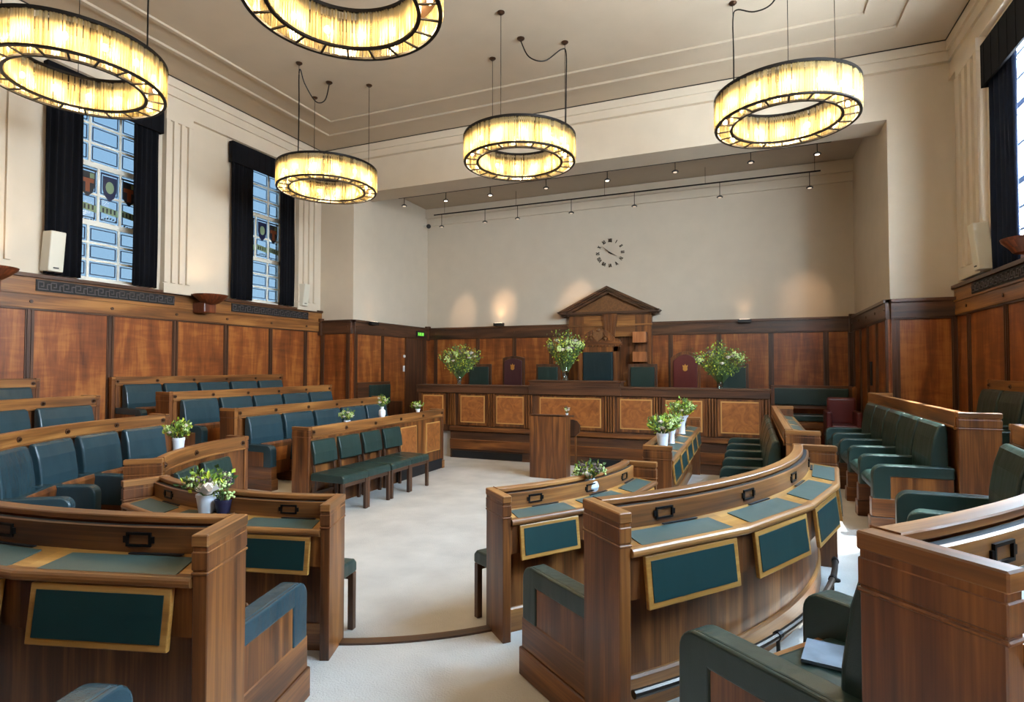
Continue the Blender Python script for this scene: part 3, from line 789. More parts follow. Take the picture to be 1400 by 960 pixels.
SH0 = plain('shield_dark', srgb(24, 26, 34), .5); SH1 = plain('shield_olive', srgb(120, 140, 110), .5); SH2 = plain('shield_red', srgb(120, 60, 30), .5); SH3 = plain('shield_blue', srgb(14, 22, 60), .5)
for i, (a, b) in enumerate(LW): window(i + 1, FLW, a - YK, b - YK, GLT, -.2, shields=i < 2)
for i, (a, b) in enumerate(RW): window(i + 5, FRW, a - YK, b - YK, GLC, -.1)
# sills
mb = MB()
for a, b in LW: mb.box(XL - .2, XL + .02, a, b, WZ0 - .02, WZ0 + .012)
trim(mb, WH)

# ---------------------------------------------------------------- curtains
def curtain(F, s0, s1, z0, z1, mat, label, off=.09, waves=5, gather=.0, depth=.035):
    mb = MB(); n = waves * 10; nz = 8; P = []
    for j in range(nz + 1):
        z = z0 + (z1 - z0) * j / nz; row = []
        for i in range(n + 1):
            u = i / n; s = s0 + (s1 - s0) * u
            s += gather * (u) * math.sin(PI * j / nz)
            dn = off + depth * math.sin(2 * PI * waves * u + .4 * math.sin(j * .7)) * (.7 + .3 * math.sin(u * 9))
            p = F.p0 + F.d * s + F.n * dn; row.append((p.x, p.y, z))
        P.append(row)
    flip = F.d.x * F.n.y - F.d.y * F.n.x > 0
    for j in range(nz):
        for i in range(n):
            q = [P[j][i], P[j][i + 1], P[j + 1][i + 1], P[j + 1][i]]
            mb.face(q if not flip else q[::-1], None, 0, True)
    o = mb.build('curtain', mat); sol = o.modifiers.new('s', 'SOLIDIFY'); sol.thickness = .006
    return tag(o, label, 'curtain', 'velvet curtains')
def pelmet(F, s0, s1, z0, z1, mat, label):
    mb = MB(); F.box(mb, s0, s1, .12, .15, z0, z1); F.box(mb, s0, s0 + .02, 0.055, .12, z0, z1); F.box(mb, s1 - .02, s1, 0.055, .12, z0, z1); F.box(mb, s0, s1, 0.055, .15, z1, z1 + .02)
    for i in range(12):
        s = s0 + (s1 - s0) * (i + .5) / 12; F.box(mb, s - .004, s + .004, .15, .155, z0, z1)
    return tag(mb.build('pelmet', mat, bevel=.01), label, 'pelmet')
curtain(FLW, 4.56 - YK, 5.02 - YK, WZ0, 5.6, VEL, 'dark navy velvet curtain left of the window beside the wall speaker')
curtain(FLW, 5.73 - YK, 6.12 - YK, WZ0, 5.6, VEL, 'dark navy velvet curtain right of the first left window, beside the fluted pilaster')
curtain(FLW, 7.50 - YK, 7.99 - YK, WZ0, 5.6, VEL, 'dark navy velvet curtain left of the far left window')
curtain(FLW, 8.66 - YK, 9.05 - YK, WZ0, 5.6, VEL, 'dark navy velvet curtain right of the far left window, behind the small chandelier')
pelmet(FLW, 4.53 - YK, 6.16 - YK, 5.42, 5.78, VEL, 'dark velvet pelmet above the first left window')
pelmet(FLW, 7.46 - YK, 9.09 - YK, 5.42, 5.78, VEL, 'dark velvet pelmet above the far left window')
curtain(FRW, 7.72 - YK, 8.48 - YK, 2.9, 5.6, VELR, 'blue velvet curtain at the right edge window', off=.065, waves=6, depth=.028)
pelmet(FRW, 5.8 - YK, 8.45 - YK, 5.1, 5.6, VEL, 'dark velvet pelmet at the top right window')

# ---------------------------------------------------------------- wall bowls (uplighters), speakers
def bowl(F, s, z, r, label):
    c = F.p0 + F.d * s; t = thing('wall_uplighter', label, 'wall light', (c.x, c.y, z))
    mb = MB(); p = c + F.n * (.06 + r)
    pr = [(.03, -.16), (.12, -.14), (r * .7, -.09), (r * .95, -.03), (r, 0), (r - .015, 0), (r * .6, -.07), (.0, -.09)]
    mb.lathe(pr, 28, (p.x, p.y, z)); mb.build('bowl', BOWLW, t)
    mb = MB(); F.box(mb, s - .12, s + .12, .05, .06 + r, z - .3, z - .12); mb.build('bracket', BOWLW, t, bevel=.02)
    mb = MB(); mb.ball((p.x, p.y, z - .045), .03, 10); mb.build('lamp', SPOTG, t)
    l = bpy.data.lights.new('bowl_lamp', 'SPOT'); l.energy = 14; l.color = (1, .72, .45); l.spot_size = 2.2; l.spot_blend = 1; l.shadow_soft_size = .05
    lo = bpy.data.objects.new('bowl_lamp_light', l); COL.objects.link(lo); lo.location = (0, 0, 0); lo.parent = t
    q = p - c; lo.location = (q.x, q.y, .02); lo.rotation_euler = (PI, 0, 0)
    return t
bowl(FLW, 6.9 - YK, 2.94, .27, 'round dark wood bowl uplighter on the panelling between the two left windows')
bowl(FLW, 3.88 - YK, 2.93, .27, 'round dark wood bowl uplighter cut by the left edge')
bowl(FRW, 6.9 - YK, 2.98, .22, 'round dark wood bowl uplighter at the right edge')
def speaker(F, s, z0, z1, w, label, tilt=.06):
    c = F.p0 + F.d * s; t = thing('wall_speaker', label, 'speaker', (c.x, c.y, z0))
    mb = MB()
    d = F.d; n = F.n
    def Q(a, b, z): p = c + d * a + n * b; return (p.x, p.y, z)
    cs = [(-w / 2, 0), (w / 2, 0), (w / 2 - .02, .16), (-w / 2 + .02, .16)]
    if d.x * n.y - d.y * n.x < 0: cs.reverse()
    mb.hexa([Q(a, b + .02, z0) for a, b in cs] + [Q(a, b + .02 + tilt, z1) for a, b in cs]); mb.build('cabinet', PLAS, t, bevel=.012)
    mb = MB(); mb.hexa([Q(a * .35, b * .1 + .175, z0 + .04) for a, b in cs] + [Q(a * .35, b * .1 + .178, z0 + .055) for a, b in cs]); mb.build('badge', DKP, t)
    mb = MB(); mb.box(*sorted((c.x, c.x + n.x * .06)), c.y - .03, c.y + .03, (z0 + z1) / 2 - .1, (z0 + z1) / 2 + .1); mb.build('mount', DKP, t)
speaker(FLW, 4.66 - YK, 3.0, 3.53, .22, 'tilted cream wall speaker beside the first left window')
speaker(FLW, 9.28 - YK, 3.0, 3.45, .2, 'small pale wall speaker beside the far left window')
speaker(FRW, 8.62 - YK, 2.93, 3.5, .22, 'pale wall speaker behind the blue curtain on the right')

# ---------------------------------------------------------------- dais front
dr = thing('dais', 'long walnut dais front with burl panels and fluted strips across the room', 'dais', (-2.9, 9.9, 0))
D0, D1 = -6.07, .28
mb = MB(); mb.box(D0, D1, 9.80, 9.86, .5, 1.24); mb.box(-5.34, D1, 9.78, 9.86, 0, .5, 0, (1, 0, 0)); mb.box(D0, -5.34, 9.95, 10.0, 0, .5); mb.box(D1 - .05, D1, 9.86, 12.0, 0, 1.24); mb.box(D0, D0 + .05, 9.86, 11.9, 0, 1.24); mb.build('front_board', WD, dr)
mb = MB(); mb.box(D0 - .02, D1 + .02, 9.76, 9.82, 1.24, 1.385, 0, (1, 0, 0)); mb.box(D0 - .03, D1 + .03, 9.745, 10.15, 1.36, 1.39, 0, (1, 0, 0))
mb.box(-3.72, -2.03, 9.74, 9.82, 1.24, 1.40, 0, (1, 0, 0)); mb.box(-3.70, -2.05, 9.76, 10.1, 1.39, 1.47, 0, (1, 0, 0)); mb.box(-3.73, -2.02, 9.74, 10.12, 1.47, 1.495, 0, (1, 0, 0)); mb.build('top_rail', WD, dr, bevel=.005, seg=1)
mb = MB(); mb.box(-5.34, D1, 9.74, 9.8, .52, .60, 0, (1, 0, 0)); mb.box(-5.34, D1, 9.755, 9.8, .17, .36, 0, (1, 0, 0)); mb.build('base_rail', W, dr, bevel=.006, seg=1)
for x0, x1 in ((-5.30, -3.85), (-2.6, -1.2)): mb = MB(); mb.box(x0, x1, 9.768, 9.8, .015, .14); mb.build('vent_grille', GR, dr)
for x0, x1 in ((-5.93, -5.52), (-5.10, -4.63), (-4.35, -3.84), (-3.49, -2.40), (-2.03, -1.53), (-1.27, -.73), (-.41, .13)):
    mb = MB(); mb.box(x0 - .07, x1 + .07, 9.782, 9.80, .63, 1.22); mb.box(x0 - .02, x1 + .02, 9.776, 9.79, .68, 1.19, 1)
    f = mb.build('panel_frame', [W, WI], dr); mb = MB(); mb.box(x0, x1, 9.771, 9.785, .70, 1.17); mb.build('burl_panel', WB, f)
for x in (-5.31, -4.49, -3.73, -2.22, -1.40, -.57, .22):
    mb = MB()
    for i in range(4): mb.box(x - .085 + .045 * i, x - .06 + .045 * i, 9.765, 9.8, .62, 1.23)
    mb.build('fluted_strip', W, dr)
mb = MB(); mb.box(D0 + .05, D1 - .05, 9.9, YB - .04, 0, .6); struct(mb.build('floor', CP))
# chairs behind the dais
def dchair(x0, x1, ztop, mat, label, arch=0, emblem=False, Y=11.8, fm=W):
    c = (x0 + x1) / 2; t = thing('dais_chair', label, 'chair', (c, Y, .6)); hw = (x1 - x0) / 2
    n = 8 if arch else 1
    def top(x, z, h): return z + arch * (1 - (x / h) ** 2) if arch else z
    def outline(h, zt): return [(c - h, 1.0), (c + h, 1.0)] + [(c + h * (1 - 2 * i / n), top(h * (1 - 2 * i / n), zt, h)) for i in range(n + 1)]
    mb = MB(); mb.prism(outline(hw, ztop), 'y', Y - .0, Y + .06); mb.build('back_frame', fm, t, bevel=.006)
    mb = MB(); mb.prism(outline(hw - .05, ztop - .06), 'y', Y - .04, Y + .01); mb.build('back_cushion', mat, t, bevel=.015, seg=3)
    mb = MB(); mb.box(c - hw + .02, c + hw - .02, Y - .5, Y, 1.0, 1.1); mb.build('seat', mat, t, bevel=.02)
    for sx in (-1, 1):
        for sy in (0, -.44):
            mb = MB(); mb.box(c + sx * (hw - .03) - .025, c + sx * (hw - .03) + .025, Y + sy - .03, Y + sy + .03, .6, 1.02); mb.build('leg', fm, t)
        mb = MB(); mb.box(c + sx * (hw - .02) - .025, c + sx * (hw - .02) + .025, Y - .45, Y, 1.26, 1.3); mb.box(c + sx * (hw - .02) - .025, c + sx * (hw - .02) + .025, Y - .45, Y - .4, 1.0, 1.28); mb.build('arm', fm, t)
    if emblem:
        mb = MB(); z = ztop - .22
        mb.tube([(c, Y - .042, z), (c, Y - .05, z)], .045, 12); mb.prism([(c - .045, z + .03), (c + .045, z + .03), (c + .05, z + .08), (c + .02, z + .06), (c, z + .1), (c - .02, z + .06), (c - .05, z + .08)], 'y', Y - .05, Y - .042); mb.build('gilt_emblem', GOLD, t)
    return t
dchair(-5.99, -5.41, 1.80, LG, 'green leather chair behind the dais, beside the left flower vase', fm=WD)
dchair(-5.12, -4.60, 1.93, LP, 'plum leather chair with gilt emblem behind the dais, left of centre', arch=.05, emblem=True, fm=WD)
dchair(-4.32, -3.77, 1.80, LG, 'green leather chair behind the dais, left of the central throne', fm=WD)
dchair(-2.30, -1.72, 1.80, LG, 'green leather chair behind the dais, right of the central throne', fm=WD)
dchair(-1.45, -.89, 1.92, LR, 'oxblood leather chair with arched top and gilt emblem behind the dais', arch=.13, emblem=True)
dchair(-.56, -.01, 1.80, LG, 'green leather chair behind the dais, behind the right flower vase', fm=WD)
# throne
th = thing('throne', 'tall carved throne with dark green leather back in the dais centre', 'chair', (-2.93, 11.8, .6))
mb = MB(); mb.box(-3.36, -3.25, 11.78, 11.88, .6, 2.2); mb.box(-2.61, -2.50, 11.78, 11.88, .6, 2.2); mb.box(-3.36, -2.50, 11.78, 11.88, 2.05, 2.2); mb.box(-3.30, -2.55, 11.82, 11.88, .6, 2.1)
mb.build('frame', W, th, bevel=.004, seg=1)
mb = MB(); mb.box(-3.42, -2.44, 11.74, 11.9, 2.2, 2.26, 0, (1, 0, 0)); mb.box(-3.39, -2.47, 11.76, 11.9, 2.16, 2.2, 0, (1, 0, 0))
for i in range(14): mb.box(-3.38 + .066 * i, -3.35 + .066 * i, 11.745, 11.77, 2.165, 2.198)
mb.build('cornice', W, th)
mb = MB()
for s in (-1, 1):
    pts = [(-2.93 + s * q[0], q[1]) for q in ((.46, 2.26), (.46, 2.3), (.34, 2.34), (.24, 2.46), (.12, 2.52), (.1, 2.46), (.2, 2.38), (.3, 2.27))]
    mb.prism(pts, 'y', 11.78, 11.86)
    mb.tube([(-2.93 + s * .26, 11.77, 2.33), (-2.93 + s * .26, 11.86, 2.33)], .045, 12)
mb.build('broken_pediment', W, th)
mb = MB(); mb.prism([(-3.03, 2.48), (-2.83, 2.48), (-2.83, 2.36), (-2.93, 2.27), (-3.03, 2.36)], 'y', 11.77, 11.84); mb.ball((-2.93, 11.8, 2.51), .045, 10)
for s in (-1, 1): mb.ball((-2.93 + s * .15, 11.8, 2.33), .04, 8); mb.ball((-2.93 + s * .15, 11.8, 2.40), .03, 8)
mb.build('carved_crest', WI2 := plain('carved_wood', srgb(120, 78, 42), .5, noise=.4, scale=30), th)
mb = MB(); mb.box(-3.25, -2.61, 11.74, 11.83, 1.2, 2.05); mb.build('back_cushion', LF2 := leather('throne_leather', srgb(14, 34, 38), .35), th, bevel=.02, seg=3)
mb = MB(); mb.box(-3.25, -2.61, 11.3, 11.8, 1.0, 1.12); mb.build('seat', LF2, th, bevel=.02)
for x in (-3.32, -2.54):
    mb = MB(); mb.box(x - .03, x + .03, 11.3, 11.36, .6, 1.3); mb.box(x - .035, x + .035, 11.28, 11.8, 1.28, 1.33); mb.build('arm', W, th)
# pedimented wall piece
pd = thing('pedimented_backdrop', 'walnut pedimented backdrop with keystone on the wall behind the throne', 'wall feature', (-2.93, YB, .6))
U0, U1, cx = -3.87, -1.98, -2.93
mb = MB(); mb.box(U0, U0 + .36, 12.80, 12.95, .6, 2.94); mb.box(U1 - .36, U1, 12.80, 12.95, .6, 2.94); mb.box(U0 + .36, U1 - .36, 12.9, 12.95, .6, 2.5, 0); mb.build('jambs', W, pd)
mb = MB(); mb.box(U0 + .36, U1 - .36, 12.80, 12.95, 2.44, 2.94, 0, (1, 0, 0)); mb.box(U0 - .02, U1 + .02, 12.775, 12.80, 2.66, 2.70, 0, (1, 0, 0)); mb.box(U0 + .3, U1 - .3, 12.785, 12.80, 2.42, 2.47, 0, (1, 0, 0)); mb.build('lintel', WR, pd)
mb = MB(); mb.prism([(cx - .14, 2.94), (cx + .2, 2.94), (cx + .14, 2.40), (cx - .07, 2.40)], 'y', 12.73, 12.8)
for i in range(4): mb.prism([(cx - .11 + .08 * i, 2.93), (cx - .075 + .08 * i, 2.93), (cx - .035 + .05 * i, 2.42), (cx - .055 + .05 * i, 2.42)], 'y', 12.715, 12.73)
mb.build('keystone', W, pd)
mb = MB(); P0, P1, PZ, PA = -4.08, -1.80, 2.94, 3.56; pc = (P0 + P1) / 2
mb.prism([(P0 + .2, PZ + .06), (P1 - .2, PZ + .06), (pc, PA - .14)], 'y', 12.86, 12.95); mb.build('tympanum', WI2, pd)
mb = MB()
mb.box(P0 + .12, P1 - .12, 12.70, 12.95, PZ, PZ + .05, 0, (1, 0, 0)); mb.box(P0 + .16, P1 - .16, 12.75, 12.95, PZ - .03, PZ, 0, (1, 0, 0))
for d0, d1, f in ((0, .05, 12.62), (.05, .09, 12.67), (.09, .15, 12.74)):
    for s in (-1, 1):
        ex = P0 if s < 0 else P1; sl = (PA - PZ - .06) / (pc - P0)
        def pt(x, off): return (x, PZ + .06 + abs(x - ex) * sl - off)
        mb.prism([pt(ex, d0), pt(pc, d0), pt(pc, d1), (ex - s * d1 * .5, PZ + .06 - d1 + d1 * .5 * sl)], 'y', f, 12.95, 0, (1, 0, 0))
for s, ex in ((-1, P0), (1, P1)):
    mb.prism([(ex, PZ + .065), (ex + s * .03, PZ + .05), (ex - s * .02, PZ + .01), (ex - s * .1, PZ), (ex - s * .2, PZ), (ex - s * .2, PZ + .05)], 'y', 12.62, 12.95)
mb.build('pediment_moulding', WD, pd)
for x0, z0, z1, l in ((-2.36, 2.27, 2.51, 'square light wood box, upper of the two beside the throne'), (-2.36, 1.85, 2.07, 'square light wood box, lower of the two beside the throne')):
    mb = MB(); mb.box(x0, x0 + .29, 12.60, 12.765, z0, z1); mb.box(x0 + .03, x0 + .26, 12.595, 12.602, z0 + .03, z1 - .03); tag(mb.build('wall_box', WBX := (bpy.data.materials.get('box_wood') or wood('box_wood', srgb(140, 80, 42), srgb(176, 108, 62), srgb(196, 128, 78))), bevel=.004), l, 'box')
# clock numerals and hands straight on the wall
ck = thing('wall_clock', 'wall clock of dark Roman numerals and hands set directly on the plaster', 'clock', (-2.93, YB, 4.36))
DN = plain('clock_bronze', srgb(40, 32, 28), .5, metal=.4)
for h in range(12):
    a = PI / 2 - 2 * PI * h / 12; ca, sa = math.cos(a), math.sin(a)
    s = {0: 'XII', 1: 'I', 2: 'II', 3: 'III', 4: 'IV', 5: 'V', 6: 'VI', 7: 'VII', 8: 'VIII', 9: 'IX', 10: 'X', 11: 'XI'}[h]
    mb = MB(); wd = {'I': .022, 'V': .05, 'X': .05}; tot = sum(wd[c] for c in s); x = -tot / 2
    def bar(x0, y0, x1, y1, w=.011):
        L_ = math.hypot(x1 - x0, y1 - y0); nx, ny = -(y1 - y0) / L_ * w / 2, (x1 - x0) / L_ * w / 2
        q = [(x0 + nx, y0 + ny), (x1 + nx, y1 + ny), (x1 - nx, y1 - ny), (x0 - nx, y0 - ny)]
        R_ = .29
        q = [(-2.93 + ca * (R_ + y) + sa * xx, 4.36 + sa * (R_ + y) - ca * xx) for xx, y in q]
        mb.prism(q, 'y', YB - .02, YB - .008)
    for c in s:
        w_ = wd[c]
        if c == 'I': bar(x + w_ / 2, -.04, x + w_ / 2, .04, .012)
        elif c == 'V': bar(x + .005, .04, x + w_ / 2, -.04, .013); bar(x + w_ / 2, -.04, x + w_ - .005, .04)
        else: bar(x + .005, .04, x + w_ - .005, -.04, .013); bar(x + .005, -.04, x + w_ - .005, .04)
        x += w_
    mb.build('numeral', DN, ck)
for nm, ang, L_, w_ in (('hour_hand', -28, .2, .034), ('minute_hand', 139, .27, .024)):
    a = math.radians(ang); mb = MB(); ca, sa = math.cos(a), math.sin(a)
    mb.prism([(-2.93 - ca * .04 - sa * w_ / 2, 4.36 - sa * .04 + ca * w_ / 2), (-2.93 + ca * L_, 4.36 + sa * L_), (-2.93 - ca * .04 + sa * w_ / 2, 4.36 - sa * .04 - ca * w_ / 2)], 'y', YB - .028, YB - .022); mb.build(nm, DN, ck)
# dais uplights on rail, with warm glow on the wall
def uplight(loc, rot, label, e=5.0):
    t = thing('rail_uplight', label, 'uplight', loc)
    mb = MB(); x, y, z = loc; mb.box(x - .13, x + .13, y - .1, y + .0, z - .04, z + .03) if rot == 0 else mb.box(x - .05, x + .05, y - .13, y + .13, z - .04, z + .03); mb.build('housing', DKP, t, bevel=.006)
    mb = MB(); mb.box(x - .1, x + .1, y - .085, y - .02, z + .03, z + .034) if rot == 0 else mb.box(x - .035, x + .035, y - .1, y + .1, z + .03, z + .034); mb.build('lens', SPOTG, t)
    l = bpy.data.lights.new('uplight', 'SPOT'); l.energy = e; l.color = (1, .62, .34); l.spot_size = 1.5; l.spot_blend = 1; l.shadow_soft_size = .04
    lo = bpy.data.objects.new('uplight_light', l); COL.objects.link(lo); lo.parent = t; lo.location = (0, -.05 if rot == 0 else 0, .06); lo.rotation_euler = (PI + (-.12 if rot == 0 else 0), 0 if rot == 0 else rot, 0)
uplight((-5.67, YB - .09, 2.78), 0, 'small black uplight on the dais wall rail left of the pediment', 9)
uplight((-.08, YB - .09, 2.70), 0, 'small black uplight on the dais wall rail right of the pediment', 3)
uplight((XRL + .12, 10.5, 2.70), .12, 'small black uplight on the left recess wall rail', 4)
# track spots
def spotlamp(x, y, z, drop, label, mode):
    t = thing('track_spotlight', label, 'spotlight', (x, y, z), 0, 'spotlights in the recess')
    mb = MB(); mb.tube([(x, y, z), (x, y, z - drop)], .007, 6); mb.build('stem', BK, t)
    mb = MB(); mb.lathe([(0, .015), (.035, .014), (.062, -.008), (.058, -.022), (.045, -.022), (0, -.015)], 14, (x, y, z - drop)); h = mb.build('lamp_head', DKP, t)
    mb = MB(); mb.tube([(x, y, z - drop - .018), (x, y, z - drop - .026)], .036, 12); mb.build('lens', SPOTG if mode else SPOTD, h)
    if mode:
        l = bpy.data.lights.new('track_lamp', 'SPOT'); l.energy = mode[2]; l.color = (1, .66, .42); l.spot_size = mode[3]; l.spot_blend = 1; l.shadow_soft_size = .03
        lo = bpy.data.objects.new('track_lamp_light', l); COL.objects.link(lo); lo.parent = t; lo.location = (0, 0, -drop - .06)
        lo.rotation_euler = (Vector((mode[0], YB, mode[1])) - Vector((x, y, z - drop - .06))).to_track_quat('-Z', 'Y').to_euler()
    return t
for i, x in enumerate((-6.98, -5.80, -4.96, -3.66, -2.25, -.52, 1.11)):
    spotlamp(x, 12.3, ZREC - .36, .28, f'small hanging spotlight in the rear recess row, {ORD[i]} from the left', 0)
for i, x in enumerate((-7.05, -6.0, -4.95, -3.72, -2.48, -1.22, .06, 1.09)):
    spotlamp(x, 10.75, ZREC - .36, .16, f'small hanging spotlight in the front recess row, {ORD[i]} from the left', {1: (-6.7, 3.1, 170, .3), 2: (-5.6, 3.2, 240, .28), 4: (-3.75, 3.3, 220, .3), 7: (1.05, 3.0, 130, .42)}.get(i, 0))
for y, l in ((12.3, 'rear thin lighting track across the recess ceiling'), (10.75, 'front thin lighting track across the recess ceiling')):
    t = thing('lighting_track', l, 'lighting track', (-2.9, y, ZREC - .36))
    mb = MB(); mb.box(-7.2, 1.3, y - .012, y + .012, ZREC - .36, ZREC - .335); mb.build('track_bar', BK, t)
    for x in (-6.9, -5.0, -2.9, -.8, 1.2):
        mb = MB(); mb.tube([(x, y, ZREC - .34), (x, y, ZREC)], .004, 5); mb.build('hanger', BK, t)
# exit sign, switches, camera
t = thing('exit_sign', 'small green lit exit sign above the door in the left recess wall', 'sign', (XRL + .07, 12.5, 2.5))
mb = MB(); mb.box(XRL + .06, XRL + .1, 12.33, 12.67, 2.5, 2.63); mb.build('housing', DKP, t)
mb = MB()
for y0, y1 in ((12.36, 12.42), (12.45, 12.52), (12.55, 12.63)): mb.box(XRL + .1, XRL + .105, y0, y1, 2.53, 2.6)
mb.box(XRL + .1, XRL + .105, 12.36, 12.63, 2.52, 2.535)
mb.build('lit_symbols', EXITG, t)
mb = MB(); mb.box(XRL + .05, XRL + .065, 11.76, 11.83, 1.62, 1.76); tag(mb.build('wall_switch', WHC, bevel=.003), 'white wall switch plate beside the recess door, lower fitting', 'switch')
mb = MB(); mb.tube([(XRL + .05, 11.8, 1.99), (XRL + .08, 11.8, 1.99)], .035, 12); tag(mb.build('wall_button', WHC), 'round white wall fitting beside the recess door, above the switch', 'switch')
t = thing('security_camera', 'small black dome camera high in the left recess corner', 'camera', (XRL + .1, 12.8, 5.38))
mb = MB(); mb.tube([(XRL, 12.8, 5.40), (XRL + .1, 12.8, 5.40)], .03, 10); mb.build('mount', WH, t); mb = MB(); mb.ball((XRL + .13, 12.8, 5.38), .06, 12); mb.build('dome', DKP, t)
# lectern
lt = thing('lectern', 'plain walnut lectern panel standing before the dais with a small flower on top', 'lectern', (-2.9, 8.75, 0))
mb = MB(); mb.prism([(-3.22, 0), (-2.80, 0), (-2.62, 0), (-2.62, .98), (-3.22, .98)], 'y', 8.50, 8.54); mb.build('front_panel', W, lt, bevel=.004)
mb = MB(); mb.box(-3.22, -3.19, 8.54, 8.9, 0, .96); mb.build('side_panel', W, lt); mb = MB(); mb.box(-2.65, -2.62, 8.54, 8.72, 0, .96); mb.build('side_panel', W, lt)
mb = MB(); mb.prism([(8.50, .965), (8.95, .93), (8.95, .96), (8.50, .995)], 'x', -3.22, -2.62); mb.build('top', WD, lt)
t = thing('lectern_stand', 'slim wooden stand with rounded dark top just right of the lectern', 'stand', (-2.6, 8.97, 0))
mb = MB(); mb.box(-2.615, -2.59, 8.95, 8.98, 0, .86); mb.build('post', W, t); mb = MB(); mb.prism([(-2.72, .62), (-2.60, .62), (-2.53, .68), (-2.52, .80), (-2.57, .87), (-2.64, .89), (-2.72, .88)], 'y', 8.93, 8.96); mb.build('board', WD, t)
# green bench and red armchair at the right back
t = thing('upholstered_bench', 'long green upholstered bench with wood frame at the right of the dais', 'bench', (1.08, 12.5, 0))
mb = MB(); mb.box(.38, 1.79, 12.44, 12.5, 1.33, 1.38, 0, (1, 0, 0)); mb.box(1.73, 1.79, 12.0, 12.5, 0, 1.38); mb.box(.38, .44, 12.0, 12.5, 0, 1.38); mb.box(.38, 1.79, 12.44, 12.5, .93, 1.0, 0, (1, 0, 0)); mb.build('frame', W, t)
mb = MB(); mb.box(.44, 1.73, 12.40, 12.48, 1.0, 1.33); mb.build('backrest', LG, t, bevel=.02); mb = MB(); mb.box(.44, 1.73, 12.02, 12.44, .72, .84); mb.build('seat', LG, t, bevel=.02)
mb = MB(); mb.box(.4, 1.77, 12.0, 12.04, .60, .70, 0, (1, 0, 0)); mb.build('seat_rail', W, t)
t = thing('red_armchair', 'dark red upholstered armchair beside the green bench at the right back', 'armchair', (1.45, 11.3, 0))
mb = MB(); mb.box(1.24, 1.68, 11.25, 11.36, .75, 1.22); mb.build('backrest', LR, t, bevel=.05, seg=4)
for x in (1.22, 1.66): mb = MB(); mb.box(x - .04, x + .05, 10.85, 11.3, .55, 1.0); mb.build('arm', LR, t, bevel=.03, seg=3)
mb = MB(); mb.box(1.26, 1.64, 10.85, 11.3, .6, .78); mb.build('seat', LR, t, bevel=.03, seg=3)
for x in (1.22, 1.66):
    for y in (10.9, 11.3): mb = MB(); mb.box(x - .02, x + .02, y - .02, y + .02, 0, .6); mb.build('leg', WD, t)
mb = MB(); mb.box(.4, XRR - .04, 10.7, YB - .04, 0, .14); struct(mb.build('floor', CP))
t = thing('upholstered_bench', 'small green bench back against the left recess wall panelling', 'bench', (XRL + .1, 10.55, 0))
mb = MB(); mb.box(XRL + .05, XRL + .11, 9.97, 11.15, .8, 1.4, 0, (0, 1, 0)); mb.box(XRL + .11, XRL + .45, 9.97, 10.02, 0, .95); mb.box(XRL + .11, XRL + .45, 11.1, 11.15, 0, .95); mb.build('frame', WD, t)
mb = MB(); mb.box(XRL + .1, XRL + .15, 10.35, 11.12, .9, 1.34); mb.build('backrest', LG, t, bevel=.015); mb = MB(); mb.box(XRL + .1, XRL + .45, 10.0, 11.12, .42, .5); mb.build('seat', LG, t, bevel=.015)

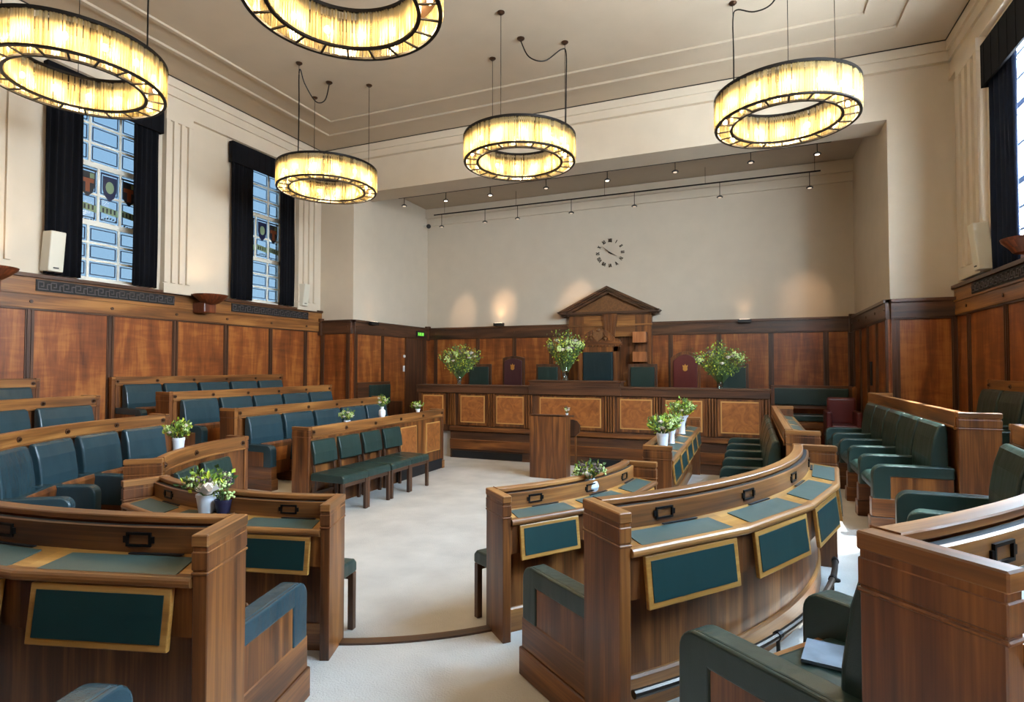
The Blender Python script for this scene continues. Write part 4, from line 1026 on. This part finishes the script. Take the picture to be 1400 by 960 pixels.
# ---------------------------------------------------------------- chandeliers
def chandelier(label):
    R, r, H = .79, .585, .37
    t = thing('ring_chandelier', label, 'chandelier', (0, 0, 4.62), 0, 'ring chandeliers')
    def ring(mb, a, b, z0, z1, n=72, m=0):
        for k in range(n):
            p, q = 2 * PI * k / n, 2 * PI * (k + 1) / n
            for (ra, za), (rb, zb) in (((a, z0), (b, z0)), ((b, z0), (b, z1)), ((b, z1), (a, z1)), ((a, z1), (a, z0))):
                mb.face([(ra * math.cos(p), ra * math.sin(p), za), (rb * math.cos(p), rb * math.sin(p), zb), (rb * math.cos(q), rb * math.sin(q), zb), (ra * math.cos(q), ra * math.sin(q), za)][::-1], None, m, True)
    z = 4.62
    def off(mb): mb.v = [v + Vector((0, 0, z)) for v in mb.v]; return mb
    mb = MB(); ring(mb, R - .024, R + .006, H - .032, H); ring(mb, r - .006, r + .022, H - .032, H); off(mb).build('top_frame', BK, t)
    mb = MB(); ring(mb, R - .036, R - .004, 0, .02); ring(mb, r - .006, r + .026, 0, .02)
    for k in range(20):
        a = 2 * PI * k / 20; c, s = math.cos(a), math.sin(a); w = .0095
        mb.hexa([(r * c + w * s, r * s - w * c, 0.002), ((R - .02) * c + w * s, (R - .02) * s - w * c, .002), ((R - .02) * c - w * s, (R - .02) * s + w * c, .002), (r * c - w * s, r * s + w * c, .002),
                 (r * c + w * s, r * s - w * c, 0.014), ((R - .02) * c + w * s, (R - .02) * s - w * c, .014), ((R - .02) * c - w * s, (R - .02) * s + w * c, .014), (r * c - w * s, r * s + w * c, .014)])
    off(mb).build('bottom_frame', BK, t)
    mb = MB(); ring(mb, r + .022, R - .028, H - .125, H - .115); off(mb).build('lamp_tray', BR, t)
    for nm, rr, n in (('outer_crystal_curtain', R - .012, 190), ('inner_crystal_curtain', r + .008, 140)):
        mb = MB(); g = random.Random(3)
        for k in range(n):
            a = 2 * PI * (k + g.uniform(-.15, .15)) / n; rk = rr + g.uniform(-.007, .007); rad = .0118; zb = .012 + g.uniform(0, .014)
            cx_, cy_ = rk * math.cos(a), rk * math.sin(a); m6 = 6; mk = 0 if g.random() < .74 else 1
            P = [(cx_ + rad * math.cos(2 * PI * j / m6 + a), cy_ + rad * math.sin(2 * PI * j / m6 + a)) for j in range(m6)]
            for j in range(m6):
                A, B = P[j], P[(j + 1) % m6]
                mb.face([(A[0], A[1], zb), (B[0], B[1], zb), (B[0], B[1], H - .03), (A[0], A[1], H - .03)], None, mk, False)
        o = off(mb).build(nm, [CRY, CRY2], t); o['kind'] = 'stuff'
    for k in range(14):
        a = 2 * PI * (k + .5) / 14; rm = (R + r) / 2
        mb = MB(); mb.ball((rm * math.cos(a), rm * math.sin(a), H - .18), .026, 10, 0, 1.4); off(mb).build('bulb', BULB, t)
        l = bpy.data.lights.get('chandelier_lamp')
        if not l:
            l = bpy.data.lights.new('chandelier_lamp', 'POINT'); l.energy = 8; l.color = (1, .72, .38); l.shadow_soft_size = .03
        lo = bpy.data.objects.new('lamp_light', l); COL.objects.link(lo); lo.parent = t; lo.location = (rm * math.cos(a), rm * math.sin(a), H - .235)
    for k in range(3):
        a = -PI / 2 + 2 * PI * k / 3; x, y = .66 * math.cos(a), .66 * math.sin(a)
        mb = MB(); mb.tube([(x, y, 4.62 + H - .02), (x, y, ZC)], .004, 6); mb.build('suspension_wire', BK, t)
        mb = MB(); mb.lathe([(0, -.03), (.03, -.028), (.05, -.01), (.05, 0)], 14, (x, y, ZC)); mb.build('ceiling_rose', BR, t)
    mb = MB(); mb.lathe([(0, -.03), (.035, -.028), (.055, -.01), (.055, 0)], 14, (.02, .0, ZC)); mb.build('ceiling_rose', BR, t)
    return t
c0 = chandelier('small ring chandelier of crystal rods hanging by the far left window')
c0.location = (-6.36, 7.43, 4.62)
spots = [((-2.98, 7.46), 'ring chandelier of crystal rods hanging near the room centre above the lectern'), ((.42, 7.43), 'ring chandelier of crystal rods hanging at the upper right'),
         ((-6.36, 3.66), 'large ring chandelier cut by the upper left corner'), ((-2.98, 3.66), 'large ring chandelier cut by the top edge')]
ORG[c0.name] = tuple(c0.location); CH = [c0]
for (x, y), l in spots:
    r_ = dup(c0, (x, y, 4.62), 0, l); ORG[r_.name] = (x, y, 4.62); CH.append(r_)
def cable(root, pts):
    # smooth curve through points
    P = [Vector(p) for p in pts]; out = []
    for i in range(len(P) - 1):
        p0, p1, p2, p3 = P[max(i - 1, 0)], P[i], P[i + 1], P[min(i + 2, len(P) - 1)]
        for k in range(8):
            u = k / 8; out.append(.5 * ((2 * p1) + (p2 - p0) * u + (2 * p0 - 5 * p1 + 4 * p2 - p3) * u * u + (3 * p1 - p0 - 3 * p2 + p3) * u ** 3))
    out.append(P[-1]); mb = MB(); mb.tube(out, .009, 6); return mb.build('power_cable', BK, root)
Zt = 4.98
cable(CH[0], [(-6.34, 7.43, 6.38), (-6.36, 7.36, 6.1), (-6.36, 7.15, 5.98), (-6.36, 6.9, 6.15), (-6.36, 6.8, 6.33), (-6.36, 6.77, 6.2), (-6.36, 6.78, 5.7), (-6.36, 6.77, Zt)])
cable(CH[1], [(-2.96, 7.46, 6.38), (-2.85, 7.5, 6.15), (-2.65, 7.6, 6.1), (-2.45, 7.75, 6.3), (-2.39, 7.79, 6.25), (-2.39, 7.79, 5.8), (-2.40, 7.79, Zt)])
cable(CH[2], [(.44, 7.43, 6.38), (.3, 7.5, 6.15), (.1, 7.6, 6.15), (-.1, 7.7, 6.28), (-.15, 7.76, 6.2), (-.145, 7.76, 5.7), (-.15, 7.76, Zt)])
cable(CH[3], [(-6.34, 3.66, 6.38), (-6.1, 3.8, 6.1), (-5.85, 3.95, 6.2), (-5.79, 3.99, 6.1), (-5.79, 3.99, 5.5), (-5.79, 3.99, Zt)])
cable(CH[4], [(-2.96, 3.66, 6.38), (-2.7, 3.8, 6.1), (-2.45, 3.95, 6.2), (-2.4, 3.99, 6.1), (-2.4, 3.99, 5.5), (-2.4, 3.99, Zt)])

# ---------------------------------------------------------------- flowers
def leafq(mb, c, d, L_, w, g, m=0):
    d = d.normalized(); s = d.cross(Vector((g.uniform(-1, 1), g.uniform(-1, 1), g.uniform(-1, 1)))).normalized() * w; up = d.cross(s).normalized() * w * .35
    a, b = c + d * L_ * .5, c + d * L_
    mb.face([c, a + s + up, b, a - s + up], None, m); 
def rosette(mb, c, r, g, m=0):
    mb.ball(c, r * .6, 10, m)
    for ring_ in range(3):
        n = 4 + ring_; rr = r * (.55 + .25 * ring_)
        for k in range(n):
            a = 2 * PI * (k + .5 * ring_) / n; d = Vector((math.cos(a), math.sin(a), .5 - .25 * ring_)).normalized()
            p = c + d * rr * .5; s = Vector((-math.sin(a), math.cos(a), 0)) * rr * .6; u = Vector((0, 0, 1)) * rr * .75
            q = c + d * rr
            mb.face([p - s * .5 - u * .3, q - s * .7, q + u * .7, q + s * .7, p + s * .5 - u * .3], None, m, True)
def bouquet(base, kind, vh, vr, fr, fh, label, seed, white=4, lime=3, dark=0, rose=False, mats=(None,), tall=0.0, bloom_r=.022):
    x, y, z = base; g = random.Random(seed)
    t = thing('flower_vase' if kind in ('glass', 'ball', 'bottle') else 'flower_pot', label, 'flowers', base, 0, None)
    mb = MB()
    if kind == 'pot': pr = [(0, 0), (vr * .68, 0), (vr * .7, .004), (vr * .95, vh * .86), (vr, vh * .87), (vr, vh), (vr * .9, vh), (vr * .85, vh * .8), (0, vh * .8)]; m = WHC
    elif kind == 'flare': pr = [(0, 0), (vr * .6, 0), (vr * .5, .01), (vr * .5, vh * .5), (vr * .7, vh * .8), (vr * 1.05, vh), (vr * .95, vh), (vr * .6, vh * .8), (0, vh * .75)]; m = WHC
    elif kind == 'ball': pr = [(0, 0), (vr * .5, 0), (vr * .9, vh * .25), (vr, vh * .5), (vr * .85, vh * .8), (vr * .6, vh), (vr * .55, vh), (0, vh * .9)]; m = BALLW
    elif kind == 'bottle': pr = [(0, 0), (vr * .7, 0), (vr, vh * .25), (vr * .95, vh * .6), (vr * .4, vh * .8), (vr * .5, vh), (vr * .4, vh), (0, vh * .9)]; m = WHC
    else: pr = [(0, 0), (vr * .75, 0), (vr * .8, .01), (vr * .55, vh * .12), (vr * .8, vh * .35), (vr * .7, vh * .6), (vr * .55, vh * .72), (vr, vh), (vr * .95, vh), (vr * .5, vh * .7), (vr * .6, vh * .4), (0, vh * .15)]; m = GLV
    mb.lathe(pr, 24, base); mb.build('vase' if kind not in ('pot', 'flare') else 'pot', m, t)
    top = Vector((x, y, z + vh)); cen = top + Vector((0, 0, fh * (.5 if kind == 'glass' else .42)))
    mb = MB(); stems = MB(); tips = []
    for i in range(int(26 * (fr / .12) ** 1.2)):
        a = g.uniform(0, 2 * PI); e = g.uniform(0 if kind == 'glass' else -.15, 1.4); rr = fr * g.uniform(.75, 1.08)
        hz = max(.05, fh * .5)
        tip = cen + Vector((math.cos(a) * math.cos(e) * rr, math.sin(a) * math.cos(e) * rr, math.sin(e) * hz * g.uniform(.8, 1.15) + (tall * g.random() if i % 5 == 0 else 0)))
        st = Vector((x, y, z + vh * (.3 if kind == 'glass' else .9))) + Vector((math.cos(a), math.sin(a), 0)) * vr * .3
        midp = (st + tip) / 2 + Vector((0, 0, fh * .08)); stems.tube([st, midp, tip], .0022, 4, cap=False); tips.append(tip)
        nq = 9 if fr > .25 else 7
        for q in range(nq):
            u = .4 + .6 * q / (nq - 1); p = st.lerp(tip, u) + Vector((g.uniform(-1, 1), g.uniform(-1, 1), g.uniform(-1, 1))) * fr * .09
            d = (tip - st).normalized() + Vector((g.uniform(-1, 1), g.uniform(-1, 1), g.uniform(-.6, 1)))
            lf = min(.035, fr * .22); leafq(mb, p, d, lf * g.uniform(.8, 1.4), lf * g.uniform(.3, .45), g, g.choice((0, 0, 1, 2)) if not dark else g.choice((0, 1, 2, 2)))
    mb.build('foliage', [LEAF, LEAF2, LEAF3], t); stems.build('stems', LEAF3, t)
    for i in range(white):
        a = g.uniform(0, 2 * PI); e = g.uniform(.0, .9); p = cen + Vector((math.cos(a) * math.cos(e) * fr * .72, math.sin(a) * math.cos(e) * fr * .72, math.sin(e) * fh * .42))
        if i == 0: p = cen + Vector((.1 * fr, -fr * .75, -.05 * fh))
        b = MB(); rosette(b, p, bloom_r * g.uniform(.9, 1.2), g); b.build('white_bloom', PET, t)
    if lime:
        for i in range(lime):
            b = MB()
            a = g.uniform(0, 2 * PI); e = g.uniform(-.1, .8); p = cen + Vector((math.cos(a) * math.cos(e) * fr * .8, math.sin(a) * math.cos(e) * fr * .8, math.sin(e) * fh * .4))
            for q in range(14): b.ball(p + Vector((g.uniform(-1, 1), g.uniform(-1, 1), g.uniform(-1, 1))) * bloom_r * 1.1, bloom_r * .34, 6)
            b.build('lime_bloom', PETG, t)
    if dark:
        for i in range(dark):
            b = MB()
            a = g.uniform(0, 2 * PI); e = g.uniform(.1, 1.0); p = cen + Vector((math.cos(a) * math.cos(e) * fr * .7, math.sin(a) * math.cos(e) * fr * .7, math.sin(e) * fh * .42))
            for q in range(12): b.ball(p + Vector((g.uniform(-1, 1), g.uniform(-1, 1), g.uniform(-1, 1))) * bloom_r * 1.1, bloom_r * .34, 6)
            b.build('dried_bloom', PETB, t)
    if rose:
        p = cen + Vector((.62 * fr, -.5 * fr, -fh * .05)); b = MB(); rosette(b, p, .06, g); b.build('rose', PET, t)
    return t
BALLW = plain('marbled_ceramic', srgb(205, 212, 220), .3, noise=.25, scale=25)
bouquet((-5.24, 9.95, 1.39), 'glass', .26, .06, .46, .46, 'large bouquet in a glass vase on the left part of the dais', 1, white=7, lime=8, dark=4, tall=.12, bloom_r=.035)
bouquet((-3.07, 9.93, 1.495), 'glass', .34, .08, .40, .46, 'large bouquet in a tall glass vase on the raised dais centre', 2, white=7, lime=12, dark=4, tall=.15, bloom_r=.04)
bouquet((-.44, 9.95, 1.39), 'glass', .2, .06, .44, .46, 'large bouquet in a glass vase on the right part of the dais', 3, white=6, lime=10, dark=5, tall=.14, bloom_r=.04)
bouquet((-2.63, 8.58, .99), 'pot', .03, .025, .055, .12, 'tiny white flower posy on top of the lectern', 4, white=3, lime=1, dark=2, bloom_r=.018)
bouquet((-5.02, 6.30, .90), 'pot', .12, .045, .11, .15, 'small flower pot on the burl panelled desk, nearest of its three', 5, white=4, lime=4)
bouquet((-4.93, 6.97, 1.013), 'bottle', .15, .05, .10, .18, 'white bottle vase of flowers on the burl panelled desk, middle of its three', 6, white=4, lime=2)
bouquet((-4.93, 7.94, 1.013), 'pot', .05, .04, .12, .13, 'low flower posy on the burl panelled desk, farthest of its three', 7, white=4, lime=2)
bouquet((-.80, 5.83, .90), 'pot', .19, .06, .16, .17, 'white flower pot on the narrow right desk, nearest of three', 8, white=3, lime=7)
bouquet((-.80, 6.55, .90), 'flare', .18, .06, .13, .17, 'white flower vase on the narrow right desk, middle of three', 9, white=3, lime=6)
bouquet((-.80, 7.55, .90), 'flare', .23, .085, .19, .2, 'tall white flared flower vase on the narrow right desk, farthest of three', 10, white=3, lime=8)
bouquet((-1.02, 3.83, .885), 'ball', .1, .07, .12, .12, 'round marbled bowl of flowers on the right inner desk', 11, white=2, lime=4, dark=4)
bouquet((-2.95, 2.44, .885), 'pot', .115, .062, .155, .14, 'white pot of lime flowers with one large white rose on the left desk', 12, white=0, lime=8, dark=6, rose=True)
bouquet((-2.84, 2.46, .885), 'pot', .09, .05, .06, .05, 'dark flower pot half hidden behind the white rose pot', 13, white=0, lime=1)
bouquet((-4.98, 3.80, .885), 'pot', .19, .055, .14, .16, 'white flower pot standing on the short curved left desk', 14, white=4, lime=6)
for o in bpy.data.objects:
    if o.name.startswith('pot') and o.parent and 'dark flower pot' in o.parent.get('label', ''):
        o.data.materials[0] = plain('dark_pot', srgb(40, 36, 60), .4)
# papers on the right seats
mb = MB(); p = Vector((1.27, 4.33, FL[2] + .447))
mb.prism([(p.x - .1, p.y - .08), (p.x + .12, p.y - .1), (p.x + .14, p.y + .06), (p.x - .06, p.y + .09)], 'z', p.z, p.z + .012)
tag(mb.build('papers', PAPER), 'small stack of papers lying on a green seat at the right', 'papers')
mb = MB(); p = Vector((.25, 2.08, FL[2] + .447))
mb.prism([(p.x - .11, p.y - .07), (p.x + .1, p.y - .1), (p.x + .12, p.y + .06), (p.x - .08, p.y + .09)], 'z', p.z, p.z + .01)
tag(mb.build('newspaper', plain('newsprint', srgb(120, 132, 145), .6, noise=.4, scale=12)), 'newspaper lying on the seat beside the bottom right desk', 'newspaper')

# ---------------------------------------------------------------- light
w = bpy.data.worlds.new('sky'); sc.world = w; w.use_nodes = True; nt = w.node_tree; N, L = nt.nodes.new, nt.links.new
bg = nt.nodes['Background']; tc = N('ShaderNodeTexCoord'); sx = N('ShaderNodeSeparateXYZ'); rp = N('ShaderNodeValToRGB')
L(tc.outputs['Generated'], sx.inputs[0]); L(sx.outputs['Z'], rp.inputs['Fac']); L(rp.outputs['Color'], bg.inputs['Color'])
e = rp.color_ramp.elements; e[0].position = 0; e[0].color = (.95, .98, 1, 1); e[1].position = .8; e[1].color = (.5, .74, 1, 1)
bg.inputs['Strength'].default_value = SKY = 62.0
def portal(x, y0, y1, rot):
    l = bpy.data.lights.new('window_portal', 'AREA'); l.shape = 'RECTANGLE'; l.size = WZ1 - WZ0; l.size_y = y1 - y0; l.cycles.is_portal = True
    o = bpy.data.objects.new('window_portal', l); COL.objects.link(o); o.location = (x, (y0 + y1) / 2, (WZ0 + WZ1) / 2); o.rotation_euler = (0, rot, 0)
for a, b in LW: portal(XL - .28, a, b, -PI / 2)
for a, b in RW: portal(XR + .13, a, b, PI / 2)
s = bpy.data.lights.new('sun', 'SUN'); s.energy = 40; s.angle = .03; s.color = (1, .95, .86)
so = bpy.data.objects.new('sun', s); COL.objects.link(so); so.rotation_euler = Vector((-.5, -.26, -1)).normalized().to_track_quat('-Z', 'Y').to_euler()

# ---------------------------------------------------------------- camera
cam = bpy.data.cameras.new('camera'); co = bpy.data.objects.new('camera', cam); COL.objects.link(co); sc.camera = co
cam.sensor_width = 36; cam.lens = 782.07 / 1400 * 36; cam.clip_start = .03
yw, pt, rl = math.radians(22.516), math.radians(1.53), math.radians(.036)
Fv = Vector((-math.sin(yw) * math.cos(pt), math.cos(yw) * math.cos(pt), math.sin(pt)))
Rv = Vector((math.cos(yw), math.sin(yw), 0)); Uv = Rv.cross(Fv)
R2 = Rv * math.cos(rl) + Uv * math.sin(rl); U2 = -Rv * math.sin(rl) + Uv * math.cos(rl)
M = Matrix((R2, U2, -Fv)).transposed().to_4x4(); M.translation = Vector((0, 0, 1.75)); co.matrix_world = M
sc.view_settings.view_transform = 'Standard'; sc.view_settings.look = 'None'; sc.view_settings.gamma = 1; sc.view_settings.use_curve_mapping = False
sc.view_settings.exposure = 0.36
cy = sc.cycles
cy.use_denoising = True; cy.max_bounces = 8; cy.diffuse_bounces = 5; cy.glossy_bounces = 3; cy.transparent_max_bounces = 24; cy.transmission_bounces = 4
cy.sample_clamp_indirect = 6; cy.caustics_reflective = False; cy.caustics_refractive = False
try: cy.denoiser = 'OPENIMAGEDENOISE'
except Exception: pass
